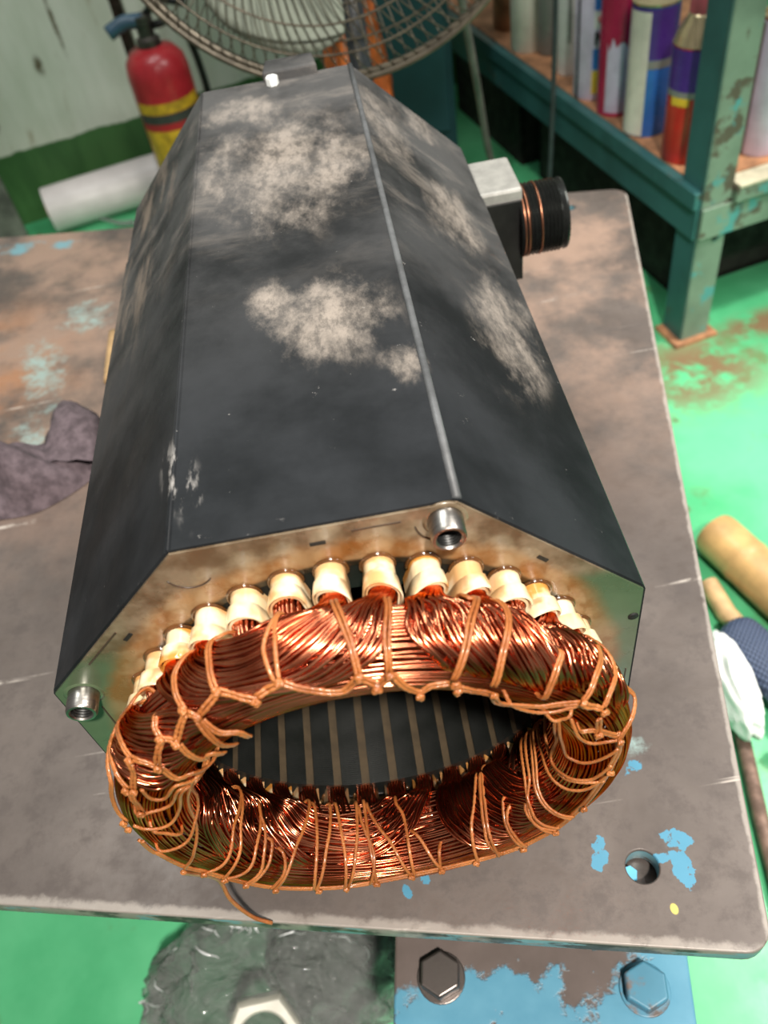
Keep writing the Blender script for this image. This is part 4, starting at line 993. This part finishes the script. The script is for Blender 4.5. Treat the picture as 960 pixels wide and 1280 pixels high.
# ------------------------------------------------------------------ fire extinguisher
def unit_nearest(): pass
EX = Vector((-0.268, 1.50, ZF))
ex = thing('fire_extinguisher', tuple(EX), 'red fire extinguisher with yellow label standing by the wall', 'fire extinguisher')
MX = Matrix.Translation(EX); er = .058; eh = .345
MB().lathe([(0, .001), (er * .92, 0), (er, .012), (er, eh - .045), (er * .93, eh - .022), (er * .70, eh - .006), (er * .35, eh), (0, eh)], 40, MX).build('cylinder', M_redpaint, ex, auto=50)
f = math.atan2(CAM.y - EX.y, CAM.x - EX.x)
YL = simple('yellow label', (0.62, 0.36, 0.02), 0.5, var=0.45, scale=45); DK = simple('dark label strip', (0.05, 0.05, 0.045), 0.5)
arc_patch(EX, er + .0006, f - 1.25, f + 1.25, ZF + .03, ZF + .212, 0.003).build('yellow_label', YL, ex, smooth=False)
arc_patch(EX, er + .0006, f - 1.25, f + 1.25, ZF + .243, ZF + .262).build('yellow_band', YL, ex, smooth=False)
arc_patch(EX, er + .0006, f - 1.25, f + 1.25, ZF + .226, ZF + .242).build('dark_band', DK, ex, smooth=False)
MB().lathe([(.022, eh - .006), (.022, eh + .012), (.015, eh + .016), (.015, eh + .035), (.019, eh + .037), (.019, eh + .05), (0, eh + .05)], 24, MX).build('valve', M_dsteel, ex, auto=40)
MB().tube(catmull(np.array([EX + Vector(q) for q in ((0, 0, eh + .04), (-.03, -.01, eh + .045), (-.062, -.018, eh + .035))]), 10), .013, 12).build('gauge_stem', simple('blue grey valve cap', (0.04, 0.09, 0.14), 0.4), ex)
MB().tube(catmull(np.array([EX + Vector(q) for q in ((.01, 0, eh + .05), (.04, -.01, eh + .07), (.085, -.02, eh + .06))]), 12), .007, 8).build('lever', M_iron, ex)
MB().tube(catmull(np.array([EX + Vector(q) for q in ((.015, .0, eh + .03), (.06, .02, eh + .02), (.075, .03, eh - .08), (.070, .02, .1))]), 24), .007, 8).build('hose', M_iron, ex)

# ------------------------------------------------------------------ rolled sheeting on the floor
P0 = wall_pt(-.075, .078, ZF + .048); P1 = wall_pt(.40, .078, ZF + .048); ax = (P1 - P0).normalized()
ro = thing('plastic_roll', tuple((P0 + P1) / 2 - Vector((0, 0, .048))), 'fat white roll of plastic sheeting lying along the wall', 'roll')
mb = MB(); k_ = 40; V = []; st = 30
for i in range(st + 1):
    c = P0 + (P1 - P0) * (i / st); s = ax.cross(Vector((0, 0, 1))).normalized()
    for j in range(k_):
        a = 2 * PI * j / k_; rr = .047 * (1 + .012 * math.sin(3 * a + i * .2)); V.append(tuple(c + s * rr * math.cos(a) + Vector((0, 0, 1)) * rr * math.sin(a)))
mb.addv(V, [(i * k_ + j, i * k_ + (j + 1) % k_, (i + 1) * k_ + (j + 1) % k_, (i + 1) * k_ + j) for i in range(st) for j in range(k_)] + [tuple(range(k_)), tuple(st * k_ + j for j in range(k_))])
mb.build('sheeting', M_roll, ro, auto=50)
MB().tube([tuple(P0 - ax * .004), tuple(P0 + ax * .03)], .018, 20).build('core_tube', M_stick, ro)
P = catmull(np.array([wall_pt(.02, .145, ZF + .03), wall_pt(.055, .155, ZF + .012), wall_pt(.085, .16, ZF + .006)]), 14)
o = MB().tube(P, np.interp(np.linspace(0, 1, 14), [0, .5, 1], [.004, .009, .012]), 8, flat=.4).build('plastic_scrap', M_film); tag(o, 'scrap of clear plastic film lying in front of the white roll', 'plastic scrap')
# grey board leaning beside the roll
lb = MB(); LBM = Matrix.Translation((-0.622, 1.46, ZF)) @ Matrix.Rotation(R(10), 4, 'Z')
lb.box((-.30, -.008, .0), (0, .008, .42), LBM); o = lb.build('grey_board', simple('grubby grey board', (0.13, 0.13, 0.11), 0.7, var=0.5, scale=18), smooth=False, bevel=.001); tag(o, 'grubby grey board standing before the wall at the left edge', 'board')

# ------------------------------------------------------------------ fan
fan = thing('pedestal_fan', (0.053, 0.80, ZF), 'dusty wire guarded pedestal fan standing behind the bench', 'fan')
FC = Vector((0.053, 0.75, 0.335)); fyaw, ftilt = -.22, .08
fn = Vector((math.sin(fyaw) * math.cos(ftilt), -math.cos(fyaw) * math.cos(ftilt), math.sin(ftilt)))
FM = Matrix.Translation(FC) @ fn.to_track_quat('Z', 'Y').to_matrix().to_4x4()
def fl(r_, a, z): return tuple(FM @ Vector((r_ * math.cos(a), r_ * math.sin(a), z)))
def ringw(r_, z, rad, n=96, sides=8): return MB().tube([fl(r_, 2 * PI * k / n, z) for k in range(n)], rad, sides, closed=True)
ringw(.230, .003, .0034).build('front_rim', M_guard, fan); ringw(.2285, -.010, .0040).build('rear_rim', M_guard, fan)
def guardz(r_, front): t = r_ / .23; return (.003 + .052 * (1 - t ** 2.6)) if front else (-.010 - .055 * (1 - t ** 3))
for front, swirl, nm in ((True, .35, 'front_guard'), (False, 0.12, 'rear_guard')):
    mb = MB()
    for k in range(110):
        a = 2 * PI * k / 110; rs = np.linspace(.05, .229, 12)
        mb.tube([fl(q, a + swirl * (q - .05) / .18, guardz(q, front)) for q in rs], .00075, 4)
    o = mb.build(nm, M_guard, fan); o['kind'] = 'stuff'
    for rr in (.05, .11, .17, .2): ringw(rr, guardz(rr, front), .0013, 80, 6).build('guard_ring', M_guard, fan)
MB().lathe([(0, -.02), (.035, -.02), (.04, -.005), (.03, .012), (0, .016)], 32, FM).build('hub', M_fanbody, fan, auto=50)
for k in range(3):
    V = []; n1, n2 = 16, 14; a0 = 2 * PI * k / 3 - 2.2
    for i in range(n1):
        q = i / (n1 - 1); rr = .032 + (.205 - .032) * q; wd = .45 + .50 * math.sin(PI * min(1, q * .8)) ** .8
        for j in range(n2):
            s = j / (n2 - 1) - .5; a = a0 + s * wd * 1.15 + .25 * q; rr2 = rr * (1 - .10 * (2 * abs(s)) ** 3 * q); V.append(fl(rr2, a, -.004 + .028 * s))
    b = MB().addv(V, [(i * n2 + j, i * n2 + j + 1, (i + 1) * n2 + j + 1, (i + 1) * n2 + j) for i in range(n1 - 1) for j in range(n2 - 1)]).build('blade', M_blade, fan)
    sm = b.modifiers.new('thickness', 'SOLIDIFY'); sm.thickness = .0025
MB().lathe([(0, -.14), (.04, -.138), (.055, -.12), (.058, -.075), (.05, -.066), (0, -.062)], 32, FM).build('motor', M_fanbody, fan, auto=50)
hub = FM @ Vector((0, 0, -.11)); MB().tube([(hub.x, hub.y, ZF + .02), (hub.x, hub.y, hub.z)], .013, 16).build('pole', M_fanbody, fan)
MB().lathe([(0, .0), (.14, .0), (.14, .012), (.12, .022), (.03, .03), (0, .03)], 48, Matrix.Translation((hub.x, hub.y, ZF))).build('base', M_fanbody, fan, auto=50)

# orange plastic sack behind the fan
def blob_mesh(c, rad, seed, amp=.25, n=48, m_=32, zmin=None, fq=2.2):
    V = []
    for j in range(m_ + 1):
        ph = PI * j / m_
        for i in range(n):
            a = 2 * PI * i / n; d = Vector((math.sin(ph) * math.cos(a), math.sin(ph) * math.sin(a), math.cos(ph)))
            cr = 1 - abs(mnoise.noise(d * fq + Vector((seed, 0, 0)))) * 2; cr2 = 1 - abs(mnoise.noise(d * fq * 2.7 + Vector((0, seed, 0)))) * 2
            k = 1 + amp * (cr - .5) + amp * .4 * (cr2 - .5); q = Vector((c[0] + rad[0] * d.x * k, c[1] + rad[1] * d.y * k, c[2] + rad[2] * d.z * k))
            if zmin is not None: q.z = max(q.z, zmin + .0006 * math.sin(i * 2.1 + j))
            V.append(tuple(q))
    return MB().addv(V, [(j * n + i, (j + 1) * n + i, (j + 1) * n + (i + 1) % n, j * n + (i + 1) % n) for j in range(m_) for i in range(n)])
o = blob_mesh((0.085, 1.18, -.15), (.050, .05, .25), 4.0, .22, zmin=ZF).build('orange_sack', M_orange); tag(o, 'tall crumpled orange plastic sack seen through the fan guard', 'sack')

# power cords that hang behind the bench
def px_cable(P, r_, lab, nm='cable'):
    o = MB().tube(catmull(np.array(P), 40), r_, 8).build(nm, simple('grey cable', (0.11, 0.10, 0.09), 0.5, bump=0) if 'grey' in lab else M_fanbody); tag(o, lab, 'cable')
px_cable([(0.21, 0.93, 0.12), (0.235, 0.98, -.02), (0.262, 1.05, -.16), (0.30, 1.10, -.29), (0.36, 1.12, ZF + .020)], .0052, 'grey power cable hanging in a curve beside the fan')
px_cable([(0.352, 1.02, 0.30), (0.352, 1.02, 0.0), (0.350, 1.03, -.2), (0.345, 1.05, ZF + .017)], .0036, 'thin dark cable hanging straight down before the rack rail')

# ------------------------------------------------------------------ things lying on the floor to the right
def lay_tube(name, P, rads, mat, label, cat, sides=24, **k):
    o = MB().tube(np.array(P), rads, sides, **k).build(name, mat, auto=50); return tag(o, label, cat)
B0, B1 = Vector((0.3985, 0.425, ZF + .030)), Vector((0.49, 0.17, ZF + .030)); n = 60; P = [B0 + (B1 - B0) * (i / (n - 1)) for i in range(n)]
L_ = (B1 - B0).length
rad = [.0285 * (1 + .035 * math.exp(-((i / (n - 1) * L_ - .055) / .004) ** 2) - .02 * math.exp(-((i / (n - 1) * L_ - .062) / .003) ** 2)) * (1 if i > 1 else .93 + .05 * i) for i in range(n)]
lay_tube('bamboo_pole', P, rad, M_bamboo, 'thick bamboo pole with one node lying on the green floor', 'bamboo pole')
lay_tube('wooden_stick', [(0.372, 0.365, ZF + .012), (0.376, 0.32, ZF + .012), (0.392, 0.27, ZF + .012)], .0115, M_stick, 'thin pale wooden stick lying between the bamboo pole and bench', 'stick', 16)
# woven blue sleeve
sp = catmull(np.array([(0.364, 0.290, ZF + .030), (0.378, 0.252, ZF + .032), (0.394, 0.205, ZF + .032), (0.413, 0.160, ZF + .028)]), 26)
M_knit = NT('woven blue sleeve'); k1 = M_knit.wave(75, 0, M_knit.mapping(rot=(0, 0, .7))); k2 = M_knit.wave(75, 0, M_knit.mapping(rot=(0, 0, -.6)))
kk = M_knit.math('MULTIPLY', k1, k2); M_knit.set('Base Color', M_knit.mix(kk, (0.010, 0.018, 0.045), (0.10, 0.14, 0.23))); M_knit.set('Roughness', .6); M_knit.set('Normal', M_knit.bump(kk, .6, .002))
lay_tube('woven_sleeve', sp, np.interp(np.linspace(0, 1, 26), [0, .05, .3, .8, 1], [.020, .027, .029, .025, .016]), M_knit.m, 'dark blue woven sleeve lying beside the bench edge', 'sleeve', 28, flat=.8)
for i, (a, b, lab) in enumerate((((0.392, 0.205, ZF + .066), (0.43, 0.165, ZF + .060), 'upper pale wooden peg lying across the blue woven sleeve'), ((0.378, 0.165, ZF + .062), (0.415, 0.105, ZF + .050), 'lower pale wooden peg lying just below the blue woven sleeve'))):
    lay_tube('wooden_peg', [a, tuple((Vector(a) + Vector(b)) / 2), b], .0075, M_bamboo, lab, 'peg', 14)['group'] = 'pale pegs by the sleeve'
o = blob_mesh((0.338, 0.222, ZF + .035), (.020, .060, .036), 2.0, .16, zmin=ZF, fq=1.7).build('white_cloth', M_white); tag(o, 'bunched white cloth lying on the floor against the bench edge', 'cloth')
lay_tube('rusty_rod', [(0.336, 0.18, ZF + .009), (0.318, 0.09, ZF + .009), (0.300, -.02, ZF + .009), (0.290, -.10, ZF + .009)], .0075, M_rust, 'long rusty rod lying on the floor along the bench edge', 'rod', 16)

# ------------------------------------------------------------------ plastic bag with a big nut at the bottom edge
BC = (-0.150, 0.002, ZF + .062)
bag = thing('plastic_bag', (BC[0], BC[1], ZF), 'clear crumpled plastic bag on the floor below the bench', 'bag')
blob_mesh(BC, (.108, .074, .072), 9.0, .16, 90, 56, zmin=ZF + .001, fq=2.6).build('film', M_film, bag)
blob_mesh((BC[0] + .055, BC[1] + .012, BC[2] + .012), (.052, .050, .062), 5.0, .22, 48, 30, zmin=ZF + .001, fq=3.2).build('folded_film', M_film, bag)
M_glint = simple('bright film crease', (0.70, 0.72, 0.72), 0.15, bump=0, coat=1.0)
for k in range(26):                                 # white strands that stand in for highlights on the film
    ph = random.uniform(.25, 1.15); a = random.uniform(.1, PI * 1.05); P = []; s1, s2 = random.uniform(.01, .05), random.uniform(-.05, .05)
    for q in range(7):
        p2 = ph + q * s1; a2 = a + q * s2 + .02 * math.sin(q * 1.3 + k)
        dd = Vector((math.sin(p2) * math.cos(a2), math.sin(p2) * math.sin(a2), math.cos(p2)))
        cr = 1 - abs(mnoise.noise(dd * 2.6 + Vector((9.0, 0, 0)))) * 2; cr2 = 1 - abs(mnoise.noise(dd * 2.6 * 2.7 + Vector((0, 9.0, 0)))) * 2; kk_ = 1.005 + .16 * (cr - .5) + .064 * (cr2 - .5)
        P.append((BC[0] + .108 * dd.x * kk_, BC[1] + .074 * dd.y * kk_, BC[2] + .072 * dd.z * kk_))
    MB().tube(catmull(np.array(P), 16), np.interp(np.linspace(0, 1, 16), [0, .5, 1], [.0002, random.uniform(.0007, .0014), .0002]), 5).build('glint', M_glint, bag)
nut = MB(); NM = Matrix.Translation((-0.149, -0.037, ZF + .108)) @ Matrix.Rotation(R(26), 4, 'X') @ Matrix.Rotation(R(12), 4, 'Y')
V = []; n = 36
for (rr, z, hexy) in ((.031, 0, 1), (.031, .018, 1), (.0285, .022, 1), (.0215, .022, 0), (.0195, .019, 0), (.0195, 0, 0)):
    for k in range(n):
        a = 2 * PI * k / n; hx = (a % (PI / 3)) - PI / 6; q = rr * (math.cos(PI / 6) / math.cos(hx) * 1.05 if hexy else 1); V.append(tuple(NM @ Vector((q * math.cos(a), q * math.sin(a), z))))
nut.addv(V, [(s * n + k, s * n + (k + 1) % n, ((s + 1) % 6) * n + (k + 1) % n, ((s + 1) % 6) * n + k) for s in range(6) for k in range(n)])
o = nut.build('hex_nut', M_nut, auto=30); tag(o, 'large off-white hexagonal nut with round hole lying on the plastic bag', 'nut')
